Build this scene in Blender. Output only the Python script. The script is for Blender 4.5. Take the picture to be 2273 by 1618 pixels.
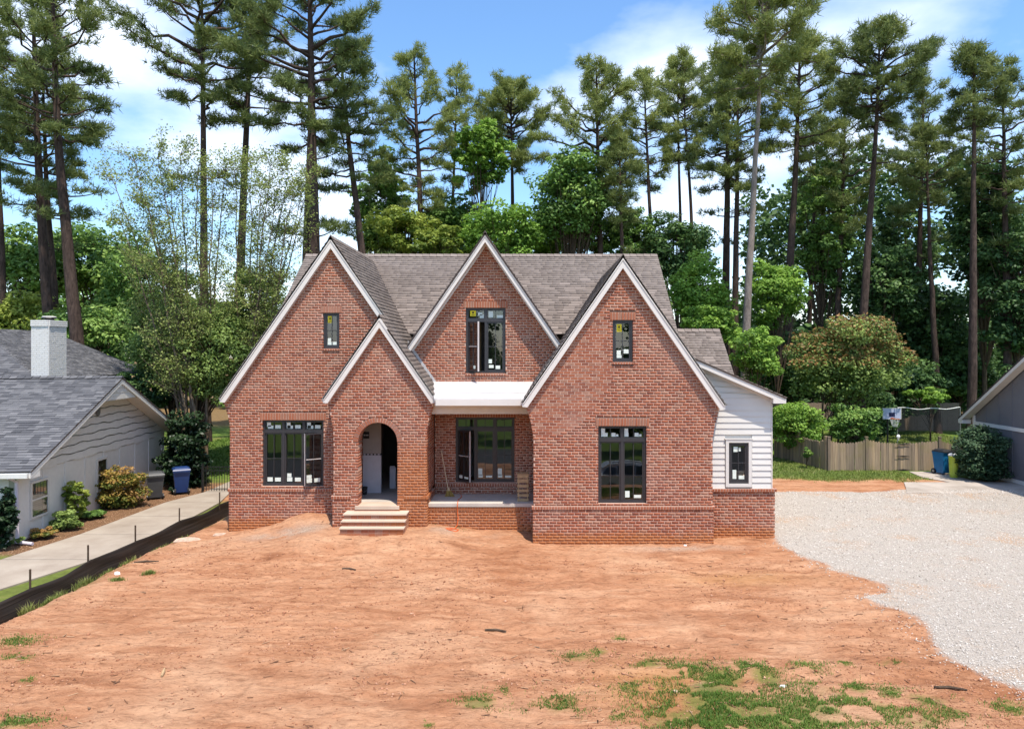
import bpy, math, random
import numpy as np
from mathutils import Vector, Matrix

for _o in list(bpy.data.objects):
    bpy.data.objects.remove(_o)
SC = bpy.context.scene
COL = SC.collection
R = math.radians
random.seed(7)
RNG = np.random.default_rng(7)

# ------------------------------------------------------------------ camera, sky, sun, exposure
H = 5.083                      # eye height of the camera above the yard
F = 1578.0                     # focal length in photograph pixels (2273 wide)
VX, VY = 1180.0, 780.0         # where the optical axis meets the photograph
cam_data = bpy.data.cameras.new('camera')
cam_data.sensor_width = 36.0
cam_data.lens = 36.0 * F / 2273.0
cam_data.shift_x = -(VX - 1136.5) / 2273.0
cam_data.shift_y = -(809.0 - VY) / 2273.0
cam_data.clip_start = 0.1
cam_data.clip_end = 2000
cam = bpy.data.objects.new('camera', cam_data)
COL.objects.link(cam)
cam.location = (0, 0, H)
cam.rotation_euler = (R(90), 0, 0)
SC.camera = cam

SUN_DIR = Vector((0.50, -1.0, 2.75)).normalized()      # towards the sun
sun_el = math.asin(SUN_DIR.z)
sun_az = math.atan2(SUN_DIR.x, SUN_DIR.y)
world = bpy.data.worlds.new('World')
SC.world = world
world.use_nodes = True
wn, wl = world.node_tree.nodes, world.node_tree.links
wn.clear()
w_out = wn.new('ShaderNodeOutputWorld')
w_bg = wn.new('ShaderNodeBackground')
w_bg.inputs['Strength'].default_value = 0.15
w_sky = wn.new('ShaderNodeTexSky')
w_sky.sky_type = 'NISHITA'
w_sky.sun_disc = False
w_sky.sun_elevation = sun_el
w_sky.sun_rotation = sun_az
w_sky.altitude = 100
w_sky.air_density = 1.0
w_sky.dust_density = 0.6
w_sky.ozone_density = 2.0
w_tc = wn.new('ShaderNodeTexCoord')
w_sep = wn.new('ShaderNodeSeparateXYZ')
wl.new(w_tc.outputs['Generated'], w_sep.inputs[0])
w_add = wn.new('ShaderNodeMath'); w_add.operation = 'ADD'; w_add.inputs[1].default_value = 0.22
w_abs = wn.new('ShaderNodeMath'); w_abs.operation = 'ABSOLUTE'
wl.new(w_sep.outputs['Z'], w_abs.inputs[0]); wl.new(w_abs.outputs[0], w_add.inputs[0])
w_dx = wn.new('ShaderNodeMath'); w_dx.operation = 'DIVIDE'
w_dy = wn.new('ShaderNodeMath'); w_dy.operation = 'DIVIDE'
wl.new(w_sep.outputs['X'], w_dx.inputs[0]); wl.new(w_add.outputs[0], w_dx.inputs[1])
wl.new(w_sep.outputs['Y'], w_dy.inputs[0]); wl.new(w_add.outputs[0], w_dy.inputs[1])
w_cmb = wn.new('ShaderNodeCombineXYZ')
wl.new(w_dx.outputs[0], w_cmb.inputs[0]); wl.new(w_dy.outputs[0], w_cmb.inputs[1])
w_cmb.inputs[2].default_value = 7.6
w_no = wn.new('ShaderNodeTexNoise')
w_no.inputs['Scale'].default_value = 1.15
w_no.inputs['Detail'].default_value = 7.0
w_no.inputs['Roughness'].default_value = 0.52
w_no.inputs['Distortion'].default_value = 0.15
wl.new(w_cmb.outputs[0], w_no.inputs['Vector'])
w_rp = wn.new('ShaderNodeValToRGB')
w_rp.color_ramp.elements[0].position = 0.47
w_rp.color_ramp.elements[0].color = (0.02, 0.02, 0.02, 1)
w_rp.color_ramp.elements[1].position = 0.74
w_rp.color_ramp.elements[1].color = (0.95, 0.95, 0.95, 1)
wl.new(w_no.outputs['Fac'], w_rp.inputs[0])
w_hs = wn.new('ShaderNodeHueSaturation')
w_hs.inputs['Saturation'].default_value = 1.2
w_hs.inputs['Value'].default_value = 0.95
wl.new(w_sky.outputs[0], w_hs.inputs['Color'])
w_mx = wn.new('ShaderNodeMix'); w_mx.data_type = 'RGBA'
wl.new(w_rp.outputs[0], w_mx.inputs[0])
wl.new(w_hs.outputs[0], w_mx.inputs[6])
w_mx.inputs[7].default_value = (5.9, 6.1, 6.5, 1)
wl.new(w_mx.outputs[2], w_bg.inputs['Color'])
wl.new(w_bg.outputs[0], w_out.inputs['Surface'])

sun_data = bpy.data.lights.new('sun', 'SUN')
sun_data.energy = 3.25
sun_data.angle = R(0.6)
sun_data.color = (1.0, 0.915, 0.79)
sun = bpy.data.objects.new('sun', sun_data)
COL.objects.link(sun)
sun.location = (20, -30, 60)
sun.rotation_euler = SUN_DIR.to_track_quat('Z', 'Y').to_euler()

SC.view_settings.view_transform = 'Standard'
SC.view_settings.look = 'None'
SC.view_settings.gamma = 1.0
SC.view_settings.use_curve_mapping = False
SC.view_settings.exposure = 0.95

def at(px, py, d):
    """a point of the photograph at the distance d"""
    return np.array([(px - VX) * d / F, d, H - (py - VY) * d / F])

# ------------------------------------------------------------------ materials
MATS = {}
class NT:
    def __init__(self, name):
        self.m = bpy.data.materials.new(name); self.m.use_nodes = True
        self.n = self.m.node_tree.nodes; self.l = self.m.node_tree.links
        self.b = self.n['Principled BSDF']; self.out = self.n['Material Output']
        MATS[name] = self.m
    def node(self, t, **kw):
        x = self.n.new(t)
        for k, v in kw.items(): setattr(x, k, v)
        return x
    def put(self, sock, v):
        if isinstance(v, bpy.types.NodeSocket): self.l.new(v, sock)
        elif v is not None:
            if sock.type == 'RGBA' and len(v) == 3: v = (*v, 1)
            sock.default_value = v
    def pos(self):
        return self.node('ShaderNodeNewGeometry').outputs['Position']
    def obj(self):
        return self.node('ShaderNodeTexCoord').outputs['Object']
    def noise(self, scale, detail=4, rough=0.55, vec=None, dist=0.0):
        x = self.node('ShaderNodeTexNoise')
        x.inputs['Scale'].default_value = scale; x.inputs['Detail'].default_value = detail
        x.inputs['Roughness'].default_value = rough; x.inputs['Distortion'].default_value = dist
        self.l.new(vec if vec is not None else self.pos(), x.inputs['Vector'])
        return x.outputs['Fac']
    def mapped(self, vec, scale=(1, 1, 1), rot=(0, 0, 0)):
        x = self.node('ShaderNodeMapping')
        x.inputs['Scale'].default_value = scale; x.inputs['Rotation'].default_value = rot
        self.l.new(vec, x.inputs['Vector']); return x.outputs[0]
    def math(self, op, a, b=None, c=None, clamp=False):
        x = self.node('ShaderNodeMath', operation=op); x.use_clamp = clamp
        self.put(x.inputs[0], a)
        if b is not None: self.put(x.inputs[1], b)
        if c is not None: self.put(x.inputs[2], c)
        return x.outputs[0]
    def rng(self, v, a, b, c=0.0, d=1.0):
        x = self.node('ShaderNodeMapRange'); x.clamp = True
        x.interpolation_type = 'SMOOTHSTEP'
        self.put(x.inputs[0], v)
        for i, q in enumerate((a, b, c, d)): x.inputs[i + 1].default_value = q
        return x.outputs[0]
    def ramp(self, fac, stops):
        x = self.node('ShaderNodeValToRGB'); e = x.color_ramp.elements
        while len(e) < len(stops): e.new(0.5)
        for i, (p, c) in enumerate(stops):
            e[i].position = p; e[i].color = (*c, 1) if len(c) == 3 else c
        self.put(x.inputs[0], fac); return x.outputs[0]
    def mix(self, f, a, b, mode='MIX'):
        x = self.node('ShaderNodeMix', data_type='RGBA', blend_type=mode)
        self.put(x.inputs[0], f); self.put(x.inputs[6], a); self.put(x.inputs[7], b)
        return x.outputs[2]
    def attr(self, name, out='Fac'):
        x = self.node('ShaderNodeAttribute'); x.attribute_name = name
        return x.outputs[out]
    def xyz(self, v=None):
        x = self.node('ShaderNodeSeparateXYZ'); self.l.new(v if v is not None else self.pos(), x.inputs[0])
        return x.outputs
    def bump(self, h, strength=0.4, dist=0.01):
        x = self.node('ShaderNodeBump'); x.inputs['Strength'].default_value = strength
        x.inputs['Distance'].default_value = dist
        self.l.new(h, x.inputs['Height']); self.l.new(x.outputs[0], self.b.inputs['Normal'])
    def set(self, color=None, rough=0.8, metal=0.0, spec=0.3):
        if color is not None: self.put(self.b.inputs['Base Color'], color)
        self.put(self.b.inputs['Roughness'], rough)
        self.b.inputs['Metallic'].default_value = metal
        self.b.inputs['Specular IOR Level'].default_value = spec
        return self.m

def plain(name, col, rough=0.6, metal=0.0, spec=0.35, var=0.12, scale=6.0, bump=0.0):
    t = NT(name)
    n = t.noise(scale, 5, 0.6)
    dark = tuple(c * (1 - var) for c in col); lite = tuple(min(1, c * (1 + var)) for c in col)
    t.set(t.ramp(n, [(0.3, dark), (0.7, lite)]), rough, metal, spec)
    if bump: t.bump(t.noise(scale * 12, 4, 0.6), bump, 0.01)
    return t.m

def stain_mask(t):
    """clay splashed on the foot of the walls and on the porch"""
    p = t.xyz()
    n = t.noise(1.6, 6, 0.65)
    z = t.math('ADD', p[2], t.math('MULTIPLY', n, -0.55))
    low = t.rng(z, 0.15, -0.16)
    z2 = t.math('ADD', p[2], t.math('MULTIPLY', n, -0.9))
    m_x = t.math('MULTIPLY', t.rng(p[0], -4.05, -3.5), t.rng(p[0], 0.0, -0.35))
    m_y = t.rng(p[1], 19.95, 19.8)
    ent = t.math('MULTIPLY', t.math('MULTIPLY', m_x, m_y), t.rng(z2, 2.6, 1.2))
    return t.math('MAXIMUM', low, t.math('MULTIPLY', ent, 0.78))

def make_brick():
    t = NT('brick')
    r = t.attr('rnd')
    base = t.ramp(r, [(0.0, (0.250, 0.090, 0.058)), (0.18, (0.330, 0.110, 0.064)), (0.45, (0.390, 0.138, 0.077)),
                      (0.7, (0.425, 0.164, 0.096)), (0.86, (0.360, 0.178, 0.122)), (1.0, (0.43, 0.230, 0.160))])
    big = t.noise(0.55, 4, 0.6)
    haze = t.rng(big, 0.5, 0.72)
    c = t.mix(t.math('MULTIPLY', haze, 0.36), base, (0.44, 0.29, 0.24))
    fine = t.noise(55, 4, 0.7)
    c = t.mix(0.35, c, t.ramp(fine, [(0.3, (0.25, 0.22, 0.2)), (0.75, (0.95, 0.9, 0.85))]), 'MULTIPLY')
    c = t.mix(t.math('MULTIPLY', stain_mask(t), 0.82), c, (0.38, 0.140, 0.048))
    t.set(c, 0.9, spec=0.15); t.bump(fine, 0.5, 0.004)
make_brick()
def make_mortar():
    t = NT('mortar')
    n = t.noise(7, 5, 0.65)
    c = t.ramp(n, [(0.25, (0.50, 0.325, 0.250)), (0.75, (0.62, 0.430, 0.340))])
    c = t.mix(t.math('MULTIPLY', stain_mask(t), 0.8), c, (0.42, 0.185, 0.085))
    t.set(c, 0.95, spec=0.1); t.bump(t.noise(90, 3, 0.7), 0.5, 0.003)
make_mortar()
def make_shingle(name, cols):
    t = NT(name)
    r = t.attr('rnd')
    c = t.ramp(r, cols)
    gr = t.noise(140, 2, 0.8)
    c = t.mix(0.5, c, t.ramp(gr, [(0.3, (0.35, 0.35, 0.35)), (0.7, (1, 1, 1))]), 'MULTIPLY')
    wt = t.noise(0.5, 3, 0.5)
    c = t.mix(0.25, c, t.ramp(wt, [(0.3, (0.7, 0.7, 0.7)), (0.7, (1, 1, 1))]), 'MULTIPLY')
    t.set(c, 0.95, spec=0.12); t.bump(gr, 0.6, 0.004)
make_shingle('shingle_taupe', [(0, (0.222, 0.184, 0.163)), (0.5, (0.252, 0.210, 0.187)), (1, (0.288, 0.242, 0.217))])
make_shingle('shingle_slate', [(0, (0.095, 0.097, 0.108)), (0.45, (0.135, 0.137, 0.150)), (1, (0.20, 0.20, 0.212))])
plain('ridge_dark', (0.055, 0.04, 0.036), 0.9)
plain('trim_white', (0.67, 0.625, 0.585), 0.55, var=0.06, scale=1.5)
plain('siding_white', (0.62, 0.595, 0.56), 0.5, var=0.04, scale=1.2, bump=0.1)
plain('soffit', (0.64, 0.58, 0.52), 0.6, var=0.05)
plain('deck_wood', (0.25, 0.19, 0.14), 0.9)
plain('frame_dark', (0.036, 0.034, 0.038), 0.38, spec=0.5, var=0.08)
plain('frame_edge', (0.62, 0.57, 0.56), 0.4, spec=0.5, var=0.05)
plain('membrane', (0.50, 0.49, 0.495), 0.45, var=0.06, scale=2.0, bump=0.15)
plain('flashing', (0.62, 0.62, 0.65), 0.35, metal=0.6)
plain('sticker_pale', (0.66, 0.72, 0.66), 0.6, var=0.1, scale=18)
plain('sticker_yellow', (0.75, 0.62, 0.02), 0.5, var=0.1)
plain('ink', (0.02, 0.02, 0.02), 0.7)
plain('drywall', (0.40, 0.355, 0.33), 0.9, var=0.08)
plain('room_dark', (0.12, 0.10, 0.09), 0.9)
plain('house_wrap', (0.62, 0.60, 0.66), 0.5, var=0.05)
plain('black_plastic', (0.018, 0.018, 0.02), 0.45, spec=0.5)
plain('bin_grey', (0.055, 0.058, 0.062), 0.5, spec=0.4)
plain('bin_blue', (0.010, 0.036, 0.14), 0.42, spec=0.45)
plain('bin_teal', (0.01, 0.13, 0.30), 0.42, spec=0.45)
plain('bin_lime', (0.42, 0.52, 0.06), 0.42, spec=0.45)
plain('rubber', (0.02, 0.02, 0.022), 0.85)
plain('metal_grey', (0.32, 0.32, 0.33), 0.4, metal=0.7)
plain('iron_black', (0.012, 0.012, 0.013), 0.5, spec=0.5)
plain('white_paint', (0.68, 0.665, 0.64), 0.5, var=0.05)
plain('purple_white', (0.62, 0.57, 0.63), 0.45, var=0.05)
plain('grey_paint', (0.155, 0.152, 0.17), 0.6, var=0.07, scale=1.5)
plain('broom_wood', (0.58, 0.43, 0.28), 0.7)
plain('broom_straw', (0.40, 0.26, 0.07), 0.9, var=0.3, scale=40)
plain('crate_wood', (0.42, 0.29, 0.16), 0.75, var=0.2, scale=9)
plain('cord_orange', (0.62, 0.11, 0.02), 0.5)
plain('car_paint', (0.52, 0.56, 0.62), 0.25, metal=0.15, spec=0.6, var=0.03)
plain('car_glass', (0.02, 0.022, 0.026), 0.08, spec=0.7, var=0.02)
plain('chrome', (0.7, 0.7, 0.72), 0.2, metal=1.0)
plain('asphalt', (0.055, 0.055, 0.058), 0.9, var=0.2, scale=8, bump=0.3)
plain('net_black', (0.02, 0.022, 0.026), 0.8)
plain('net_white', (0.6, 0.6, 0.6), 0.7)
plain('backboard', (0.42, 0.46, 0.62), 0.35, spec=0.5, var=0.1)
plain('backboard_navy', (0.03, 0.035, 0.09), 0.4)
plain('hoop_orange', (0.5, 0.12, 0.03), 0.5)
plain('litter_white', (0.78, 0.78, 0.76), 0.7)
plain('stone_pale', (0.50, 0.36, 0.27), 0.9, var=0.25, scale=12, bump=0.4)
plain('blind', (0.52, 0.52, 0.54), 0.6)
plain('puddle_pale', (0.5, 0.45, 0.42), 0.4)

def make_concrete(name, a, b):
    t = NT(name)
    n = t.noise(0.9, 7, 0.65)
    c = t.ramp(n, [(0.25, a), (0.7, b)])
    g = t.noise(60, 4, 0.7)
    c = t.mix(0.25, c, t.ramp(g, [(0.3, (0.5, 0.5, 0.5)), (0.7, (1, 1, 1))]), 'MULTIPLY')
    t.set(c, 0.9, spec=0.15); t.bump(g, 0.3, 0.004)
make_concrete('concrete', (0.40, 0.36, 0.32), (0.58, 0.53, 0.48))
make_concrete('concrete_walk', (0.27, 0.22, 0.175), (0.40, 0.345, 0.285))
make_concrete('step_cap', (0.46, 0.35, 0.265), (0.62, 0.50, 0.40))
make_concrete('concrete_old', (0.30, 0.26, 0.22), (0.50, 0.44, 0.39))

def make_wood(name, a, b, streak=(1.6, 1.6, 0.05)):
    t = NT(name)
    oi = t.node('ShaderNodeObjectInfo').outputs['Random']
    v = t.mapped(t.pos(), streak)
    n = t.noise(14, 6, 0.7, v)
    c = t.ramp(n, [(0.25, a), (0.75, b)])
    c = t.mix(0.85, c, t.ramp(oi, [(0, (0.5, 0.5, 0.52)), (0.5, (0.85, 0.83, 0.8)), (1, (1.25, 1.15, 1.0))]), 'MULTIPLY')
    g = t.rng(t.noise(1.1, 4, 0.6), 0.52, 0.7)
    c = t.mix(t.math('MULTIPLY', g, 0.35), c, (0.20, 0.19, 0.06))
    t.set(c, 0.9, spec=0.1); t.bump(n, 0.4, 0.01)
make_wood('fence_wood', (0.18, 0.138, 0.098), (0.46, 0.37, 0.275))

def make_bark(name, a, b, sc=4.0):
    t = NT(name)
    v = t.mapped(t.pos(), (1, 1, 0.28))
    n = t.noise(sc * 2.2, 6, 0.7, v, 0.6)
    big = t.noise(0.35, 3, 0.5)
    c = t.ramp(n, [(0.3, a), (0.72, b)])
    c = t.mix(0.45, c, t.ramp(big, [(0.3, (0.55, 0.5, 0.5)), (0.7, (1.1, 1.05, 1.0))]), 'MULTIPLY')
    t.set(c, 0.95, spec=0.1); t.bump(n, 0.9, 0.06)
make_bark('bark_pine', (0.028, 0.021, 0.018), (0.125, 0.088, 0.074))
make_bark('bark_pale', (0.17, 0.14, 0.12), (0.37, 0.32, 0.28))
make_bark('bark_brown', (0.05, 0.036, 0.026), (0.17, 0.125, 0.09))
make_bark('bark_birch', (0.10, 0.075, 0.05), (0.30, 0.24, 0.17))

def make_leaf(name, cols, trans=0.3, rough=0.55):
    t = NT(name)
    r = t.attr('rnd')
    c = t.ramp(r, cols)
    big = t.noise(0.45, 3, 0.5)
    c = t.mix(0.5, c, t.ramp(big, [(0.3, (0.62, 0.66, 0.6)), (0.7, (1.12, 1.1, 1.0))]), 'MULTIPLY')
    t.set(c, rough, spec=0.25)
    tr = t.node('ShaderNodeBsdfTranslucent'); t.l.new(c, tr.inputs[0])
    ms = t.node('ShaderNodeMixShader'); ms.inputs[0].default_value = trans
    t.l.new(t.b.outputs[0], ms.inputs[1]); t.l.new(tr.outputs[0], ms.inputs[2])
    t.l.new(ms.outputs[0], t.out.inputs['Surface'])
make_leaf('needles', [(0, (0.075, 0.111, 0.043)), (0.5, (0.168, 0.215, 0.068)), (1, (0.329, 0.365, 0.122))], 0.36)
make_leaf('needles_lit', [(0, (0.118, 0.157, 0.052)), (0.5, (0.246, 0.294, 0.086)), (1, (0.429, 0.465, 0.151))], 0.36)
make_leaf('leaf_dark', [(0, (0.034, 0.080, 0.029)), (0.6, (0.080, 0.157, 0.052)), (1, (0.160, 0.265, 0.080))])
make_leaf('leaf_mid', [(0, (0.075, 0.152, 0.036)), (0.6, (0.165, 0.295, 0.066)), (1, (0.295, 0.436, 0.109))])
make_leaf('leaf_bright', [(0, (0.093, 0.188, 0.030)), (0.5, (0.196, 0.354, 0.054)), (1, (0.324, 0.497, 0.091))], 0.38)
make_leaf('leaf_yellow', [(0, (0.113, 0.174, 0.028)), (0.5, (0.233, 0.309, 0.052)), (1, (0.376, 0.437, 0.091))], 0.38)
make_leaf('leaf_olive', [(0, (0.100, 0.164, 0.044)), (0.5, (0.209, 0.303, 0.082)), (1, (0.350, 0.460, 0.137))], 0.38)
make_leaf('leaf_birch', [(0, (0.163, 0.207, 0.058)), (0.5, (0.276, 0.347, 0.099)), (1, (0.414, 0.473, 0.165))], 0.4)
make_leaf('leaf_rust', [(0, (0.13, 0.12, 0.045)), (0.35, (0.22, 0.16, 0.06)), (0.7, (0.33, 0.18, 0.07)), (1, (0.42, 0.24, 0.11))], 0.3)
make_leaf('leaf_variegated', [(0, (0.06, 0.10, 0.02)), (0.4, (0.16, 0.19, 0.04)), (0.7, (0.38, 0.26, 0.06)), (1, (0.46, 0.27, 0.10))], 0.3)
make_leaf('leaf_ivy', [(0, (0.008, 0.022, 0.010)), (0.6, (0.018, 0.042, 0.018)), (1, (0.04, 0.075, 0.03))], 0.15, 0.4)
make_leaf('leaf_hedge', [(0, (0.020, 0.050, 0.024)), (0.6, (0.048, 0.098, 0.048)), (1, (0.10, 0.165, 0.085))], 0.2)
make_leaf('grass_blade', [(0, (0.060, 0.120, 0.020)), (0.5, (0.120, 0.215, 0.034)), (0.8, (0.20, 0.27, 0.06)), (1, (0.34, 0.32, 0.13))], 0.3)
make_leaf('grass_dry', [(0, (0.12, 0.17, 0.035)), (0.6, (0.22, 0.27, 0.07)), (1, (0.42, 0.34, 0.16))], 0.3)

def make_ground():
    t = NT('ground')
    P = t.pos()
    n1 = t.noise(0.33, 6, 0.6, dist=0.5)
    v = t.mapped(P, (0.55, 2.1, 1.0), (0, 0, R(7)))
    n2 = t.noise(1.1, 7, 0.65, v, 0.8)
    n3 = t.noise(11, 6, 0.75, t.mapped(P, (0.8, 1.4, 1)))
    dirt = t.ramp(n2, [(0.24, (0.285, 0.120, 0.060)), (0.42, (0.430, 0.204, 0.108)), (0.56, (0.530, 0.278, 0.156)), (0.76, (0.63, 0.380, 0.238))])
    dirt = t.mix(t.rng(n1, 0.46, 0.70), dirt, (0.59, 0.348, 0.212))
    dirt = t.mix(t.math('MULTIPLY', t.rng(n1, 0.42, 0.28), 0.6), dirt, (0.34, 0.135, 0.060))
    n4 = t.noise(3.6, 7, 0.72, t.mapped(P, (0.7, 1.9, 1), (0, 0, R(-9))), 1.0)
    dirt = t.mix(0.75, dirt, t.ramp(n4, [(0.30, (0.42, 0.36, 0.33)), (0.47, (0.95, 0.93, 0.92)), (0.72, (1.14, 1.14, 1.14))]), 'MULTIPLY')
    dirt = t.mix(0.75, dirt, t.ramp(n3, [(0.28, (0.45, 0.38, 0.34)), (0.48, (0.97, 0.96, 0.95)), (0.75, (1.14, 1.14, 1.14))]), 'MULTIPLY')
    wet = t.attr('wet')
    dirt = t.mix(t.math('MULTIPLY', wet, 0.7), dirt, (0.40, 0.205, 0.062))
    grit = t.attr('grit')
    dirt = t.mix(t.math('MULTIPLY', grit, 0.7), dirt, t.ramp(t.noise(24, 4, 0.7), [(0.35, (0.26, 0.20, 0.15)), (0.65, (0.58, 0.50, 0.42))]))
    gv = t.noise(38, 4, 0.75)
    gravel = t.ramp(gv, [(0.3, (0.27, 0.225, 0.185)), (0.5, (0.48, 0.425, 0.37)), (0.7, (0.62, 0.565, 0.505))])
    gravel = t.mix(t.math('MULTIPLY', t.rng(t.noise(0.5, 5, 0.6), 0.5, 0.68), 0.7), gravel, (0.50, 0.34, 0.225))
    gn = t.noise(3.2, 6, 0.7)
    lawn = t.ramp(gn, [(0.3, (0.070, 0.125, 0.022)), (0.55, (0.130, 0.200, 0.036)), (0.78, (0.255, 0.250, 0.075))])
    mul = t.ramp(t.noise(18, 5, 0.75), [(0.3, (0.10, 0.055, 0.030)), (0.7, (0.33, 0.19, 0.105))])
    c = t.mix(t.attr('grass'), dirt, lawn)
    c = t.mix(t.attr('mulch'), c, mul)
    c = t.mix(t.attr('gravel'), c, gravel)
    t.set(c, t.math('SUBTRACT', 0.95, t.math('MULTIPLY', wet, 0.25)), spec=0.12)
    hgt = t.math('ADD', t.math('MULTIPLY', n3, 1.0), t.math('MULTIPLY', gv, 0.5))
    t.bump(t.math('ADD', hgt, t.math('MULTIPLY', n4, 1.2)), 0.9, 0.06)
make_ground()
def make_soil():
    t = NT('clod')
    r = t.attr('rnd')
    t.set(t.ramp(r, [(0, (0.24, 0.10, 0.055)), (0.6, (0.40, 0.19, 0.11)), (1, (0.52, 0.30, 0.20))]), 0.95, spec=0.1)
    t = NT('twig')
    r = t.attr('rnd')
    t.set(t.ramp(r, [(0, (0.20, 0.10, 0.06)), (0.6, (0.32, 0.175, 0.10)), (1, (0.52, 0.35, 0.22))]), 0.9, spec=0.1)
    t = NT('gravel_stone')
    r = t.attr('rnd')
    t.set(t.ramp(r, [(0, (0.25, 0.215, 0.18)), (0.3, (0.48, 0.43, 0.375)), (0.8, (0.64, 0.59, 0.53)), (1, (0.78, 0.735, 0.68))]), 0.85, spec=0.2)
make_soil()
def make_silt():
    t = NT('silt_fabric')
    z = t.xyz()
    v = t.mapped(t.pos(), (0.3, 0.3, 26))
    n = t.noise(1.0, 3, 0.5, v)
    t.set(t.ramp(n, [(0.35, (0.012, 0.010, 0.009)), (0.7, (0.034, 0.027, 0.024))]), 0.55, spec=0.3)
    t.bump(n, 0.6, 0.03)
make_silt()
def make_glass():
    t = NT('glass')
    fr = t.node('ShaderNodeFresnel'); fr.inputs['IOR'].default_value = 1.62
    gl = t.node('ShaderNodeBsdfGlossy'); gl.inputs['Roughness'].default_value = 0.0
    gl.inputs['Color'].default_value = (0.95, 0.97, 1.0, 1)
    tp = t.node('ShaderNodeBsdfTransparent'); tp.inputs['Color'].default_value = (0.62, 0.66, 0.64, 1)
    f = t.math('MULTIPLY', fr.outputs[0], 1.9, clamp=True)
    ms = t.node('ShaderNodeMixShader'); t.l.new(f, ms.inputs[0])
    t.l.new(tp.outputs[0], ms.inputs[1]); t.l.new(gl.outputs[0], ms.inputs[2])
    t.l.new(ms.outputs[0], t.out.inputs['Surface'])
make_glass()

# ------------------------------------------------------------------ mesh helpers
def link(o, parent=None):
    COL.objects.link(o)
    if parent is not None:
        o.parent = parent
        o.matrix_parent_inverse = WORLD[parent.name].inverted()
    WORLD[o.name] = Matrix.Identity(4) if parent is None else WORLD[parent.name] @ o.matrix_parent_inverse @ o.matrix_basis
    return o
WORLD = {}
def tag(o, label=None, cat=None, group=None, kind=None):
    if label: o['label'] = label
    if cat: o['category'] = cat
    if group: o['group'] = group
    if kind: o['kind'] = kind
    return o
def empty(name, loc, label, cat, group=None):
    o = bpy.data.objects.new(name, None); o.empty_display_size = 0.3
    o.location = tuple(loc)
    COL.objects.link(o); WORLD[o.name] = Matrix.Translation(Vector(tuple(map(float, loc))))
    tag(o, label, cat, group); return o
def mesh_np(name, V, Fq, mat, attrs=None, smooth=False, vattrs=None):
    """V (n,3); Fq (m,k) all faces of one size, or a list of such arrays"""
    me = bpy.data.meshes.new(name)
    V = np.asarray(V, dtype=np.float32)
    fl = Fq if isinstance(Fq, list) else [Fq]
    fl = [np.asarray(f, dtype=np.int32) for f in fl if len(f)]
    tot = np.concatenate([np.full(len(f), f.shape[1], dtype=np.int32) for f in fl])
    idx = np.concatenate([f.ravel() for f in fl])
    me.vertices.add(len(V)); me.vertices.foreach_set('co', V.ravel())
    me.loops.add(len(idx)); me.loops.foreach_set('vertex_index', idx)
    me.polygons.add(len(tot))
    st = np.zeros(len(tot), dtype=np.int32); st[1:] = np.cumsum(tot)[:-1]
    me.polygons.foreach_set('loop_start', st); me.polygons.foreach_set('loop_total', tot)
    if smooth: me.polygons.foreach_set('use_smooth', np.ones(len(tot), dtype=bool))
    me.update(calc_edges=True)
    for k, a in (attrs or {}).items():
        x = me.attributes.new(k, 'FLOAT', 'FACE'); x.data.foreach_set('value', np.asarray(a, dtype=np.float32))
    for k, a in (vattrs or {}).items():
        x = me.attributes.new(k, 'FLOAT', 'POINT'); x.data.foreach_set('value', np.asarray(a, dtype=np.float32))
    me.materials.append(MATS[mat])
    return me
BOXF = [(0, 3, 2, 1), (4, 5, 6, 7), (0, 1, 5, 4), (1, 2, 6, 5), (2, 3, 7, 6), (3, 0, 4, 7)]
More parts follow.
